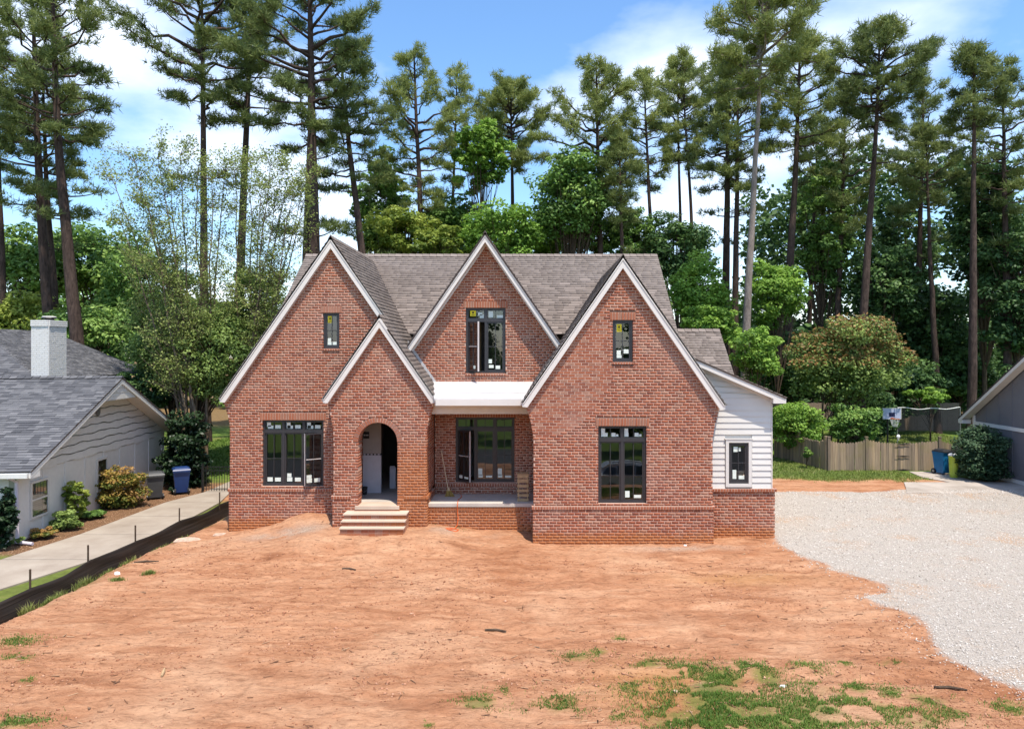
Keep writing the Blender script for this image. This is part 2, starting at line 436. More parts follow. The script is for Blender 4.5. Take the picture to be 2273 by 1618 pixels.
class MB:
    def __init__(s): s.v = []; s.f = []; s.r = []
    def add(s, vs, fs, r=None):
        o = len(s.v); s.v += [tuple(map(float, q)) for q in vs]
        s.f += [tuple(i + o for i in f) for f in fs]
        rr = random.random() if r is None else r
        s.r += [rr] * len(fs); return s
    def box(s, x0, x1, y0, y1, z0, z1, r=None):
        return s.add([(x0, y0, z0), (x1, y0, z0), (x1, y1, z0), (x0, y1, z0), (x0, y0, z1), (x1, y0, z1), (x1, y1, z1), (x0, y1, z1)], BOXF, r)
    def obox(s, c, ax, ay, az, r=None):
        """box from centre and three half-extent vectors"""
        c, ax, ay, az = (np.array(q, float) for q in (c, ax, ay, az))
        vs = [c - ax - ay - az, c + ax - ay - az, c + ax + ay - az, c - ax + ay - az, c - ax - ay + az, c + ax - ay + az, c + ax + ay + az, c - ax + ay + az]
        return s.add(vs, BOXF, r)
    def prism(s, poly, d, r=None):
        """polygon (list of 3d points) swept by the vector d"""
        n = len(poly); d = np.array(d, float); p = [np.array(q, float) for q in poly]
        fs = [tuple(range(n)), tuple(range(2 * n - 1, n - 1, -1))] + [(i, i + n, (i + 1) % n + n, (i + 1) % n) for i in range(n)]
        return s.add(p + [q + d for q in p], fs, r)
    def tube(s, pts, rad, n=8, cap=True, r=None):
        v, f = tube_np(np.array(pts, float), np.array(rad, float) * np.ones(len(pts)), n)
        fs = [tuple(q) for q in f]
        if cap: fs += [tuple(range(n - 1, -1, -1)), tuple(range(len(v) - n, len(v)))]
        return s.add(v, fs, r)
    def lathe(s, prof, c=(0, 0, 0), n=16, r=None):
        c = np.array(c, float)
        vs = []
        for (rad, z) in prof:
            for k in range(n):
                a = 2 * math.pi * k / n; vs.append(c + (rad * math.cos(a), rad * math.sin(a), z))
        fs = []
        for i in range(len(prof) - 1):
            for k in range(n):
                fs.append((i * n + k, i * n + (k + 1) % n, (i + 1) * n + (k + 1) % n, (i + 1) * n + k))
        fs += [tuple(range(n - 1, -1, -1)), tuple(range(len(vs) - n, len(vs)))]
        return s.add(vs, fs, r)
    def mesh(s, name, mat, smooth=False):
        me = bpy.data.meshes.new(name); me.from_pydata(s.v, [], s.f); me.update()
        a = me.attributes.new('rnd', 'FLOAT', 'FACE'); a.data.foreach_set('value', np.array(s.r, dtype=np.float32))
        if smooth: me.polygons.foreach_set('use_smooth', np.ones(len(me.polygons), dtype=bool))
        me.materials.append(MATS[mat]); return me
    def build(s, name, mat, parent=None, smooth=False, **kw):
        o = bpy.data.objects.new(name, s.mesh(name, mat, smooth)); link(o, parent); tag(o, **kw); return o
def put(name, me, parent=None, loc=None, **kw):
    o = bpy.data.objects.new(name, me)
    if loc is not None: o.location = tuple(map(float, loc))
    link(o, parent); tag(o, **kw); return o
def tube_np(P, rad, n):
    P = np.asarray(P, float); m = len(P)
    T = np.gradient(P, axis=0); T /= np.linalg.norm(T, axis=1, keepdims=True) + 1e-9
    ref = np.where(np.abs(T[:, 2:3]) > 0.9, np.array([[1.0, 0, 0]]), np.array([[0, 0, 1.0]]))
    if np.abs(T[:, 2]).max() > 0.9 and np.abs(T[:, 2]).min() > 0.5: ref = np.tile([[1.0, 0, 0]], (m, 1))
    elif np.abs(T[:, 2]).max() < 0.97: ref = np.tile([[0, 0, 1.0]], (m, 1))
    A = np.cross(T, ref); A /= np.linalg.norm(A, axis=1, keepdims=True) + 1e-9
    B = np.cross(T, A)
    ang = np.arange(n) * 2 * math.pi / n
    V = P[:, None, :] + rad[:, None, None] * (np.cos(ang)[None, :, None] * A[:, None, :] + np.sin(ang)[None, :, None] * B[:, None, :])
    i = np.arange(m - 1)[:, None] * n; k = np.arange(n)[None, :]; k2 = (k + 1) % n
    Fc = np.stack([i + k, i + k2, i + n + k2, i + n + k], axis=-1).reshape(-1, 4)
    return V.reshape(-1, 3), Fc
def vnoise(x, y, seed=0):
    """smooth value noise in 0..1 on arrays"""
    xi = np.floor(x).astype(np.int64); yi = np.floor(y).astype(np.int64)
    fx = x - xi; fy = y - yi
    fx = fx * fx * (3 - 2 * fx); fy = fy * fy * (3 - 2 * fy)
    def hsh(a, b):
        q = (a * 374761393 + b * 668265263 + seed * 974634777) & 0xFFFFFFFF
        q = ((q ^ (q >> 13)) * 1274126177) & 0xFFFFFFFF
        return ((q ^ (q >> 16)) & 0xFFFF) / 65535.0
    a = hsh(xi, yi); b = hsh(xi + 1, yi); c = hsh(xi, yi + 1); d = hsh(xi + 1, yi + 1)
    return (a * (1 - fx) + b * fx) * (1 - fy) + (c * (1 - fx) + d * fx) * fy
def fbm(x, y, oct=4, seed=0, gain=0.5):
    s = 0; a = 1; t = 0
    for i in range(oct):
        s = s + a * vnoise(x * 2 ** i, y * 2 ** i, seed + i * 17); t += a; a *= gain
    return s / t
def sstep(v, a, b):
    q = np.clip((v - a) / (b - a), 0, 1); return q * q * (3 - 2 * q)

# ------------------------------------------------------------------ ground
SILT = [(-10.75, 12.6), (-10.62, 14.1), (-10.55, 15.6), (-10.5, 17.0), (-10.45, 18.6), (-10.36, 20.2), (-10.25, 21.9), (-10.1, 23.7), (-9.4, 25.4)]
def silt_x(y): return np.interp(y, [p[1] for p in SILT], [p[0] for p in SILT])
def gravel_edge(y):
    return np.interp(y, [8, 10.7, 11.6, 12.6, 13.6, 14.6, 14.9, 15.4, 16.4, 17.6, 18.9, 25.9],
                     [7.6, 7.45, 6.9, 7.15, 7.25, 6.85, 7.5, 7.6, 6.95, 6.75, 6.62, 6.62])
def gravel_mask(x, y):
    e = gravel_edge(y) + 0.5 * (fbm(x * 1.3, y * 1.3, 4, 5) - 0.5)
    far = 25.7 + 0.6 * (fbm(x * 0.8, y * 0.8 + 9, 3, 8) - 0.5) + np.clip(x - 11.5, 0, 3) * 0.15
    return sstep(x, e - 0.12, e + 0.12) * sstep(y, far + 0.15, far - 0.15) * sstep(y, 6.5, 7.0)
GRASS_BLOBS = [  # foreground patches: x px, y px, half width px, half height px
    (1570, 1545, 120, 62), (1700, 1580, 130, 45), (1600, 1500, 60, 18), (1450, 1472, 42, 14), (1530, 1490, 40, 18), (1280, 1455, 32, 10),
    (1240, 1560, 50, 28), (1060, 1560, 45, 16), (1120, 1530, 12, 8), (1700, 1500, 40, 25), (1830, 1560, 85, 40), (1930, 1580, 60, 35),
    (2060, 1555, 48, 18), (1875, 1475, 16, 8), (1660, 1478, 40, 12), (1795, 1482, 40, 12), (1975, 1473, 25, 6), (2240, 1572, 40, 18),
    (1400, 1525, 30, 16), (1370, 1590, 25, 10), (1500, 1590, 90, 35), (2030, 1595, 60, 26), (2120, 1590, 40, 14), (40, 1425, 40, 10), (20, 1460, 18, 8),
    (60, 1463, 14, 7), (60, 1512, 14, 6), (40, 1605, 60, 14), (970, 1180, 14, 6), (1020, 1186, 18, 5), (1378, 1412, 14, 7), (1330, 1445, 20, 8),
    (950, 1610, 10, 8), (1180, 1575, 20, 8), (1790, 1610, 120, 20), (1620, 1610, 90, 30), (1980, 1540, 30, 16), (1900, 1525, 30, 18)]
def ground_h(x, y):
    x = np.asarray(x, float); y = np.asarray(y, float)
    sx = silt_x(y)
    z = -0.52 * sstep(x, sx + 1.0, sx - 0.25) * sstep(y, 36, 30)
    z = z - 0.12 * np.exp(-((x + 9.0) / 0.8) ** 2 - ((y - 20.5) / 3.0) ** 2)
    z = z + 0.27 * np.exp(-np.clip(np.abs(x + 4.2) - 1.4, 0, 9) ** 2 / 0.9 - np.clip(np.abs(y - 19.3) - 0.9, 0, 9) ** 2 / 0.7)
    z = z + 0.34 * np.exp(-((x + 6.5) / 0.85) ** 2 - ((y - 20.5) / 0.65) ** 2)
    z = z + 0.13 * np.exp(-((x + 1.2) / 1.3) ** 2 - ((y - 19.7) / 0.8) ** 2)
    z = z - 1.05 * sstep(y, 8.6, 5.6)
    z = z + 0.10 * (fbm(x * 0.35, y * 0.35, 3, 1) - 0.5) * sstep(y, 33, 26)
    dirt = sstep(x, sx + 0.1, sx + 0.5) * (1 - gravel_mask(x, y)) * sstep(y, 27, 25) * sstep(y, 7, 8.5)
    rough = 0.10 * (fbm(x * 1.6, y * 2.6, 5, 3, 0.6) - 0.5) + 0.04 * (fbm(x * 6.0, y * 7.0, 2, 13) - 0.5) + 0.07 * np.abs(fbm(x * 2.2 + 0.4 * y, y * 4.6, 3, 11) - 0.5)
    # wheel ruts sweeping in from the drive
    for (k, a, b, w, d) in ((12.9, -0.10, 0.012, 0.16, 0.045), (14.4, -0.12, 0.012, 0.16, 0.045), (11.2, -0.06, 0.006, 0.18, 0.035), (15.9, -0.07, 0.0, 0.2, 0.03)):
        c = k + a * x + b * x * x
        on = sstep(x, -3.5, -0.5) * sstep(x, 9, 7)
        q = (y - c) / w
        z = z + on * d * (np.exp(-(q - 1.5) ** 2) * 0.7 - np.exp(-q ** 2)) * dirt
    z = z + dirt * rough
    z = z + 0.02 * gravel_mask(x, y) + 0.012 * gravel_mask(x, y) * (fbm(x * 3, y * 3, 3, 21) - 0.5)
    return z
def axis(lo, hi, f0, f1, step, grow):
    mid = list(np.arange(f0, f1 + 1e-6, step)); a = []; p = f0; s = step
    while p > lo: s *= grow; p -= s; a.append(p)
    b = []; p = mid[-1]; s = step
    while p < hi: s *= grow; p += s; b.append(p)
    return np.array(a[::-1] + mid + b)
gx = axis(-420, 420, -13.0, 15.5, 0.075, 1.13)
gy = axis(-160, 520, 8.6, 25.5, 0.072, 1.13)
GX, GY = np.meshgrid(gx, gy)
fx, fy = GX.ravel(), GY.ravel()
gz = ground_h(fx, fy)
nx_, ny_ = len(gx), len(gy)
ii = (np.arange(ny_ - 1)[:, None] * nx_ + np.arange(nx_ - 1)[None, :]).ravel()
GF = np.stack([ii, ii + 1, ii + nx_ + 1, ii + nx_], axis=1)
def blob_mask(x, y):
    m = np.zeros_like(x)
    for (px, py, hw, hh) in GRASS_BLOBS:
        d = H * F / (py - VY); c = at(px, py, d)
        rx = hw * d / F; ry = hh * d * d / (F * H)
        q = ((x - c[0]) / rx) ** 2 + ((y - c[1]) / ry) ** 2
        m = np.maximum(m, np.exp(-q * 1.1))
    return m
patch = blob_mask(fx, fy)
def lawn_front(x): return 28.0 + 1.3 * sstep(x, 11.5, 8.0)
ragl = 2.0 * (fbm(fx * 0.9, fy * 0.9, 4, 83) - 0.5)
lawn = np.maximum(sstep(fy + ragl, lawn_front(fx) - 0.35, lawn_front(fx) + 0.35) * sstep(fx, 6, 7.0), sstep(fy, 29.6, 30.6))
lawn = np.maximum(lawn, sstep(fx, silt_x(fy) - 0.15, silt_x(fy) - 0.35) * sstep(fy, 27, 26) * 0.9)
lawn = np.maximum(lawn, sstep(fy, 7.6, 6.6))
rag = fbm(fx * 1.7, fy * 1.7, 4, 31)
side = sstep(fx, 13.0, 12.0) * sstep(fx, 6.2, 7.0) * sstep(fy, 27.2, 28.6)
lawn = lawn * np.clip(0.25 + 1.3 * rag + 0.4, 0, 1)
grassm = np.clip(np.maximum(lawn, np.clip((patch - 0.35) * 2.2, 0, 1) * sstep(rag, 0.35, 0.55) * 0.7), 0, 1)
strip = np.exp(-((fx - silt_x(fy) - 0.45) / 0.35) ** 2) * sstep(fy, 24, 22) * sstep(rag, 0.45, 0.6) * 0.45
grassm = np.maximum(grassm, strip)
mul = sstep(fx, -12.9, -13.3) * sstep(fy, 19.2, 19.8) * sstep(fy, 30.6, 30.0) + sstep(fy, 46, 50) * 0.85
wetm = np.exp(-((fx - 2.0) / 0.9) ** 2 - ((fy - 10.75) / 0.7) ** 2) + 0.45 * np.exp(-((fx - 4.9) / 1.6) ** 2 - ((fy - 15.9) / 0.5) ** 2) * rag * 1.6
grit = np.exp(-((fx + 6.6) / 1.1) ** 2 - ((fy - 19.4) / 0.4) ** 2) * 1.3 + 0.9 * np.exp(-((fx + 1.9) / 1.0) ** 2 - ((fy - 19.2) / 0.3) ** 2)
grit = np.clip(grit + 0.8 * np.exp(-((fx - 3.9) / 1.4) ** 2 - ((fy - 18.35) / 0.25) ** 2) + 0.5 * np.exp(-((fx - 2.55) / 0.3) ** 2 - ((fy - 10.9) / 0.3) ** 2), 0, 1) * sstep(rag, 0.35, 0.6)
me = mesh_np('ground', np.stack([fx, fy, gz], 1), GF, 'ground', smooth=True,
             vattrs={'grass': grassm, 'gravel': gravel_mask(fx, fy), 'mulch': np.clip(mul, 0, 1), 'wet': np.clip(wetm, 0, 1), 'grit': grit})
put('ground', me, kind='structure')

def sheet(name, poly, z, th, mat, segs=None, drop=True):
    m = MB(); m.prism([(x, y, z) for x, y in poly], (0, 0, -th)); return m.build(name, mat, kind='structure')
def strip_walk(name, left, rightp, zoff, mat):
    m = MB(); n = len(left)
    for i in range(n - 1):
        a, b, c, d = left[i], rightp[i], rightp[i + 1], left[i + 1]
        def g(p): return (p[0], p[1], float(ground_h(p[0], p[1])) + zoff if False else p[2])
        sh = 0.012
        v = [np.array(q, float) for q in (a, b, c, d)]
        if i > 0: v[0] = v[0] + (v[3] - v[0]) * sh; v[1] = v[1] + (v[2] - v[1]) * sh
        m.prism([v[0], v[1], v[2], v[3]], (0, 0, -0.12))
    return m.build(name, mat, kind='structure')
wl_ = [(-14.9, 14.0), (-14.55, 16.6), (-14.2, 19.0), (-13.75, 21.6), (-13.62, 24.0), (-13.5, 26.2), (-12.95, 28.1), (-12.9, 31.0)]
wr_ = [(-12.7, 14.0), (-12.45, 16.6), (-11.7, 19.0), (-11.5, 21.6), (-11.4, 24.0), (-11.5, 26.2), (-11.9, 28.1), (-11.9, 31.0)]
strip_walk('concrete_walk', [(x, y, -0.475) for x, y in wl_], [(x, y, -0.475) for x, y in wr_], 0, 'concrete_walk')
strip_walk('concrete_driveway', [(13.4, 25.4, 0.035), (13.9, 26.4, 0.035), (14.4, 27.5, 0.035)], [(24, 25.4, 0.035), (24, 26.4, 0.035), (24, 27.5, 0.035)], 0, 'concrete_old')
strip_walk('garden_path', [(16.2, 27.52, 0.03), (15.7, 28.6, 0.03), (15.9, 29.95, 0.03)], [(17.6, 27.52, 0.03), (17.2, 28.6, 0.03), (17.3, 29.95, 0.03)], 0, 'concrete_old')
strip_walk('street_apron', [(7.55, 8.9, 0.03), (7.62, 10.15, 0.03)], [(12, 8.9, 0.03), (12, 10.3, 0.03)], 0, 'concrete_walk')
sheet('street', [(-120, -6.5), (120, -6.5), (120, 3.6), (-120, 3.6)], -1.015, 0.05, 'asphalt')
m = MB(); m.box(-120, 120, 3.62, 3.78, -1.25, -0.93); m.build('kerb', 'concrete', kind='structure')

# ------------------------------------------------------------------ brick house
SL = 1.45
house = empty('brick_house', (-1.0, 22.0, 0.0), 'new red brick house with three steep gables and a recessed porch', 'house')
CO, BL, BH, JT = 0.076, 0.190, 0.0575, 0.0175
BR = []            # brick: centre, u, n, half length, half height, depth, rnd, full?, wall part
ZE = np.array([0, 0, 1.0])
def wall(name, O, u, n, z0, z1, edges, holes=(), th=0.22, proud=0.0, tail=None, phase=0.0, mat='mortar', face_depth=0.09):
    """running bond in a plane: O origin at z=0, u along the wall, n outward. edges(z)->(a,b) or None; holes(z)->list of (a,b)"""
    O = np.array(O, float); u = np.array(u, float); n = np.array(n, float)
    O = O + n * proud
    mo = MB(); mine = []
    k0 = int(math.floor(z0 / CO)); k1 = int(math.ceil(z1 / CO))
    for k in range(k0, k1):
        a0 = max(z0, k * CO); a1 = min(z1, (k + 1) * CO)
        if a1 - a0 < 0.01: continue
        zc = (a0 + a1) / 2
        e = edges(zc)
        if e is None: continue
        iv = [e]
        for hl in holes:
            q = hl(zc)
            if q is None: continue
            nv = []
            for (a, b) in iv:
                if q[1] <= a or q[0] >= b: nv.append((a, b)); continue
                if q[0] - a > 0.02: nv.append((a, q[0]))
                if b - q[1] > 0.02: nv.append((q[1], b))
            iv = nv
        for (a, b) in iv:
            if b - a < 0.03: continue
            c = O + u * (a + b) / 2 + ZE * zc - n * (th / 2 + 0.005)
            mo.obox(c, u * ((b - a) / 2 - 0.006), n * (th / 2), ZE * (a1 - a0) / 2)
            off = phase + (0.5 * BL if k % 2 else 0) + (0.013 * math.sin(k * 2.3))
            j = math.floor((a - off) / BL)
            x = off + j * BL
            while x < b:
                s, t = max(x + JT / 2, a), min(x + BL - JT / 2, b)
                if t - s > 0.03:
                    first, last = s <= a + 1e-6, t >= b - 1e-6
                    full = (t - s) > BL - JT - 1e-4 and (a1 - a0) > CO - 1e-4
                    dep = th if (first or last) else face_depth
                    hh = min(BH / 2, (a1 - a0) / 2 - 0.005)
                    cc = O + u * (s + t) / 2 + ZE * zc + n * random.uniform(-0.002, 0.003)
                    mine.append([cc, u, n, (t - s) / 2, hh, dep, random.random(), full and not (first or last)])
                x += BL
    part = mo.build(name, mat, house)
    for b in mine: BR.append(b + [part])
    return part
def no_hole(z): return None
def rect(x0, x1, z0, z1):
    return lambda z: (x0, x1) if z0 < z < z1 else None
def gable_edges(xl, xr, ze, ax, az, xel, xer, zf, drop=0.16):
    """wall edges xl/xr flaring to xel/xer between zf and ze, then closing to the apex"""
    def f(z):
        if z <= zf: return (xl, xr)
        a = ax - (az - drop - z) / SL; b = ax + (az - drop - z) / SL
        if z < ze:
            t = (z - zf) / (ze - zf); t = t ** 1.7
            return (max(xl + (xel - xl) * t, a), min(xr + (xer - xr) * t, b))
        return (a, b) if b - a > 0.05 else None
    return f
X1, YF = np.array([1.0, 0, 0]), np.array([0, -1.0, 0])

# openings
W_R = (1.763, 3.038, H - 4.027, H - 1.966)
W_RS = (2.144, 2.680, H - 0.274, H + 0.834)
W_L = (-7.731, -5.973, H - 3.878, H - 1.966)
W_LS = (-5.986, -5.520, H + 0.09, H + 1.112)
W_P = (-2.249, -0.506, H - 3.873, H - 1.945)
W_D = (-1.916, -0.761, H - 0.63, H + 1.273)
W_W = (5.345, 5.883, H - 3.584, H - 2.471)
DR, DL, DP, DE, DD, DW = 18.8, 20.4, 21.0, 19.45, 20.7, 19.3
SH = 0.205   # soldier course height
def hole(w): return rect(w[0], w[1], w[2] - 0.004, w[3])
def head(w, ov=0.075): return rect(w[0] - ov, w[1] + ov, w[3], w[3] + SH)

# right gable
RG_A = (2.40, H + 2.515); RG_EL, RG_ER, RG_ZE = -0.236, 5.084, H - 1.33
e_r = gable_edges(0.048, 4.789, H - 1.40, RG_A[0], RG_A[1], -0.17, 5.02, H - 2.44)
RB = H - 4.075
wall('gable_wall', (0, DR, 0), X1, YF, RB + 0.004, RG_A[1], e_r, [hole(W_R), hole(W_RS), head(W_R), head(W_RS), rect(W_RS[0] - .02, W_RS[1] + .02, W_RS[2] - .07, W_RS[2])], proud=0)
wall('wall_base', (0, DR, 0), X1, YF, -0.6, RB - 0.095, lambda z: (0.03, 4.807), proud=0.028)
# left gable
LG_A = (-5.73, H + 3.265); LG_EL, LG_ZE = -8.896, H - 1.33
e_l = gable_edges(-8.66, -4.9, H - 1.40, LG_A[0], LG_A[1], -8.87, -2.6, H - 2.25)
LB = H - 3.917
wall('gable_wall', (0, DL, 0), X1, YF, LB + 0.004, LG_A[1], e_l, [hole(W_L), hole(W_LS), head(W_L), head(W_LS), rect(W_LS[0] - .02, W_LS[1] + .02, W_LS[2] - .07, W_LS[2])], phase=0.05)
wall('wall_base', (0, DL, 0), X1, YF, -0.9, LB - 0.095, lambda z: (-8.68, -4.9), proud=0.028, phase=0.05)
# entry gable
EN_A = (-4.14, H + 0.96); EN_EL, EN_ER, EN_ZE = -5.687, -2.593, H - 1.284
e_e = gable_edges(-5.425, -2.873, H - 1.36, EN_A[0], EN_A[1], -5.62, -2.65, H - 2.35)
AC, AR, ASP, AO = -4.21, 0.535, H - 2.48, 0.675
FLOOR = 0.875
def arch_hole(z):
    if z < FLOOR - 0.06: return None
    if z < ASP: return (AC - AR, AC + AR)
    if z < ASP + AO:
        w = math.sqrt(max(AO ** 2 - (z - ASP) ** 2, 0)); return (AC - w, AC + w)
    return None
EB = H - 3.933
wall('entry_gable_wall', (0, DE, 0), X1, YF, EB + 0.004, EN_A[1], e_e, [arch_hole], th=0.42, phase=0.02)
wall('wall_base', (0, DE, 0), X1, YF, -0.6, EB - 0.095, lambda z: (-5.445, -2.853), [arch_hole], th=0.42, proud=0.028, phase=0.02)
# side walls of the entry (u runs along +y)
UY = np.array([0, 1.0, 0])
flr = lambda z: (0.0, DP - DE)
wall('entry_side_wall', (-2.873, DE + 0.43, 0), UY, X1, EB + 0.004, H - 1.6, lambda z: (0.0, DP - DE - 0.43), th=0.2)
wall('wall_base', (-2.873, DE + 0.43, 0), UY, X1, -0.4, EB - 0.095, lambda z: (0.0, DP - DE - 0.43), th=0.2, proud=0.028)
wall('entry_side_wall', (-5.425, DE + 0.43, 0), UY, -X1, -0.6, H - 1.5, lambda z: (0.0, DL - DE - 0.43), th=0.2)
# porch wall, porch base, the right gable's return
wall('porch_wall', (0, DP, 0), X1, YF, FLOOR, H - 1.6, lambda z: (-2.86, 0.06), [hole(W_P), head(W_P, 0.04)], phase=0.03)
PF = 19.7
wall('wall_base', (0, PF, 0), X1, YF, -0.5, FLOOR - 0.19, lambda z: (-2.852, 0.045), th=0.3, phase=0.07)
wall('gable_return_wall', (0.048, DR + 0.23, 0), UY, -X1, -0.6, H - 1.5, lambda z: (0.0, DP - DR), th=0.2)
# dormer
DO_A = (-1.33, H + 3.394)
wall('dormer_wall', (0, DD, 0), X1, YF, H - 1.3, DO_A[1], lambda z: (lambda a, b: (max(a, -3.7), min(b, 1.5)) if b - a > 0.05 else None)(DO_A[0] - (DO_A[1] - 0.20 - z) / SL, DO_A[0] + (DO_A[1] - 0.20 - z) / SL),
     [hole(W_D), head(W_D), rect(W_D[0] - .02, W_D[1] + .02, W_D[2] - .07, W_D[2])], phase=0.04)
# wing base and house sides
WB = H - 3.706
wall('wing_wall', (0, DW, 0), X1, YF, -0.6, WB - 0.095, lambda z: (4.6, 6.605), phase=0.01)
wall('side_wall', (6.605, DW + 0.23, 0), UY, X1, -0.6, WB - 0.095, lambda z: (0, 9.0))
wall('side_wall', (-8.66, DL + 0.23, 0), UY, -X1, -0.9, H - 1.5, lambda z: (0, 11.0))
m = MB(); m.box(-8.6, 6.5, 31.2, 31.4, -0.6, H - 1.4); m.build('back_wall', 'brick', house)

def soldier(w, d, ov=0.075, proud=0.012):
    x0, x1 = w[0] - ov, w[1] + ov
    n = max(3, round((x1 - x0) / 0.0765)); st = (x1 - x0) / n
    mo = MB(); mo.box(x0, x1, d + 0.008, d + 0.2, w[3], w[3] + SH)
    p = mo.build('soldier_mortar', 'mortar', house)
    for i in range(n):
        b = MB(); c = x0 + st * (i + 0.5)
        pr = proud + random.uniform(-0.002, 0.003)
        b.box(c - st / 2 + 0.011, c + st / 2 - 0.011, d - pr, d + 0.2, w[3] - 0.003, w[3] + SH - 0.008, random.uniform(0.35, 0.9))
        b.build('soldier_brick', 'brick', p)
for w, d in ((W_R, DR), (W_RS, DR), (W_L, DL), (W_LS, DL), (W_D, DD)): soldier(w, d)
soldier(W_P, DP, 0.04)
def rowlock(x0, x1, d, ztop, proud=0.05, h=0.095, axis_y=False, sign=1):
    L = x1 - x0; n = max(2, round(L / 0.076)); st = L / n
    mo = MB()
    if not axis_y: mo.box(x0 + .004, x1 - .004, d - proud + 0.012, d + 0.12, ztop - h, ztop - 0.012)
    else: mo.box(min(d, d + sign * (proud - .012)), max(d, d + sign * (proud - .012)), x0 + .004, x1 - .004, ztop - h, ztop - 0.012)
    p = mo.build('rowlock_mortar', 'mortar', house)
    for i in range(n):
        a, b = x0 + st * i + 0.010, x0 + st * (i + 1) - 0.010
        q = proud + random.uniform(-0.003, 0.003); rr = random.uniform(0.1, 0.6)
        k = MB()
        if not axis_y:
            k.add([(a, d - q, ztop - h - .002), (b, d - q, ztop - h - .002), (b, d + .1, ztop - h - .002), (a, d + .1, ztop - h - .002),
                   (a, d - q, ztop - 0.022), (b, d - q, ztop - 0.022), (b, d + .1, ztop), (a, d + .1, ztop)], BOXF, rr)
        else:
            xa, xb = sorted((d - sign * 0.1, d + sign * q)); k.box(xa, xb, a, b, ztop - h - .002, ztop - 0.004, rr)
        k.build('rowlock_brick', 'brick', p)
rowlock(0.0, 4.84, DR, RB)
rowlock(-8.71, -5.45, DL, LB)
rowlock(-5.48, AC - AR - 0.19, DE, EB)
rowlock(AC + AR + 0.19, -2.82, DE, EB)
rowlock(DE - 0.05, DE + 0.75, -2.873, EB, axis_y=True, sign=1)
rowlock(4.81, 6.65, DW, WB)
rowlock(-2.86, 0.05, DP, H - 3.873 - 0.01, proud=0.02)
rowlock(-2.85, 0.045, PF, FLOOR - 0.09, proud=0.012)
for w, d in ((W_RS, DR), (W_LS, DL), (W_D, DD)): rowlock(w[0] - .02, w[1] + .02, d, w[2] - 0.002, proud=0.03, h=0.068)
for xa_, xb_ in ((AC - AR - 0.19, AC - AR), (AC + AR, AC + AR + 0.19)):
    m = MB(); m.box(xa_ + .004, xb_ - .004, DE + 0.004, DE + 0.4, EB - 0.1, EB + 0.01); m.build('jamb_mortar', 'mortar', house)
    m = MB(); m.box(xa_ + .008, xb_ - 0.0, DE - 0.006, DE + 0.405, EB - 0.082, EB - 0.012); m.build('jamb_brick', 'brick', house)
# arch ring and toothed jambs
ring = MB()
N = 40
for i in range(N):
    a, b = math.pi * i / N, math.pi * (i + 1) / N
    pts = [(AC + r * math.cos(t), DE + 0.006, ASP + r * math.sin(t)) for r, t in ((AR + 0.004, a), (AO, a), (AO, b), (AR + 0.004, b))]
    ring.prism(pts, (0, 0.40, 0))
ringo = ring.build('arch_mortar', 'mortar', house)
nv = 26
for i in range(nv):
    a, b = math.pi * (i + 0.15) / nv, math.pi * (i + 0.85) / nv
    k = MB(); q = random.uniform(0.006, 0.013)
    k.prism([(AC + r * math.cos(t), DE - q, ASP + r * math.sin(t)) for r, t in ((AR - 0.002, a), (AO - 0.006, a), (AO - 0.006, b), (AR - 0.002, b))], (0, 0.41, 0), random.uniform(0.3, 0.9))
    k.build('arch_brick', 'brick', ringo)

# --- the bricks: 300 that show largest are pieces of their own, the others one part
full = [i for i, b in enumerate(BR) if b[7] and b[2][1] < -0.5]
full.sort(key=lambda i: np.linalg.norm((BR[i][0] - np.array([0, 0, H])) * np.array([1, 1, 1])))
single = set(full[:300])
NVAR = 14
bm_var = []
for k in range(NVAR):
    q = MB(); q.box(-(BL - JT) / 2, (BL - JT) / 2, 0, 0.09, -BH / 2, BH / 2, (k + 0.5) / NVAR); bm_var.append(q.mesh('brick', 'brick'))
for i in sorted(single):
    b = BR[i]; put('brick', bm_var[int(b[6] * NVAR)], b[8], b[0])
V, FQ, RR = [], [], []
for i, b in enumerate(BR):
    if i in single: continue
    c, u, n, hl, hh, dep, r = b[:7]
    o = len(V)
    for dz in (-hh, hh):
        for (su, dn) in ((-hl, 0), (hl, 0), (hl, -dep), (-hl, -dep)): V.append(c + u * su + n * dn + ZE * dz)
    FQ += [(o, o + 1, o + 5, o + 4), (o + 1, o + 2, o + 6, o + 5), (o + 3, o, o + 4, o + 7), (o + 4, o + 5, o + 6, o + 7), (o + 3, o + 2, o + 1, o)]
    RR += [r] * 5
put('brickwork', mesh_np('brickwork', np.array(V), np.array(FQ), 'brick', {'rnd': RR}), house, kind='stuff')

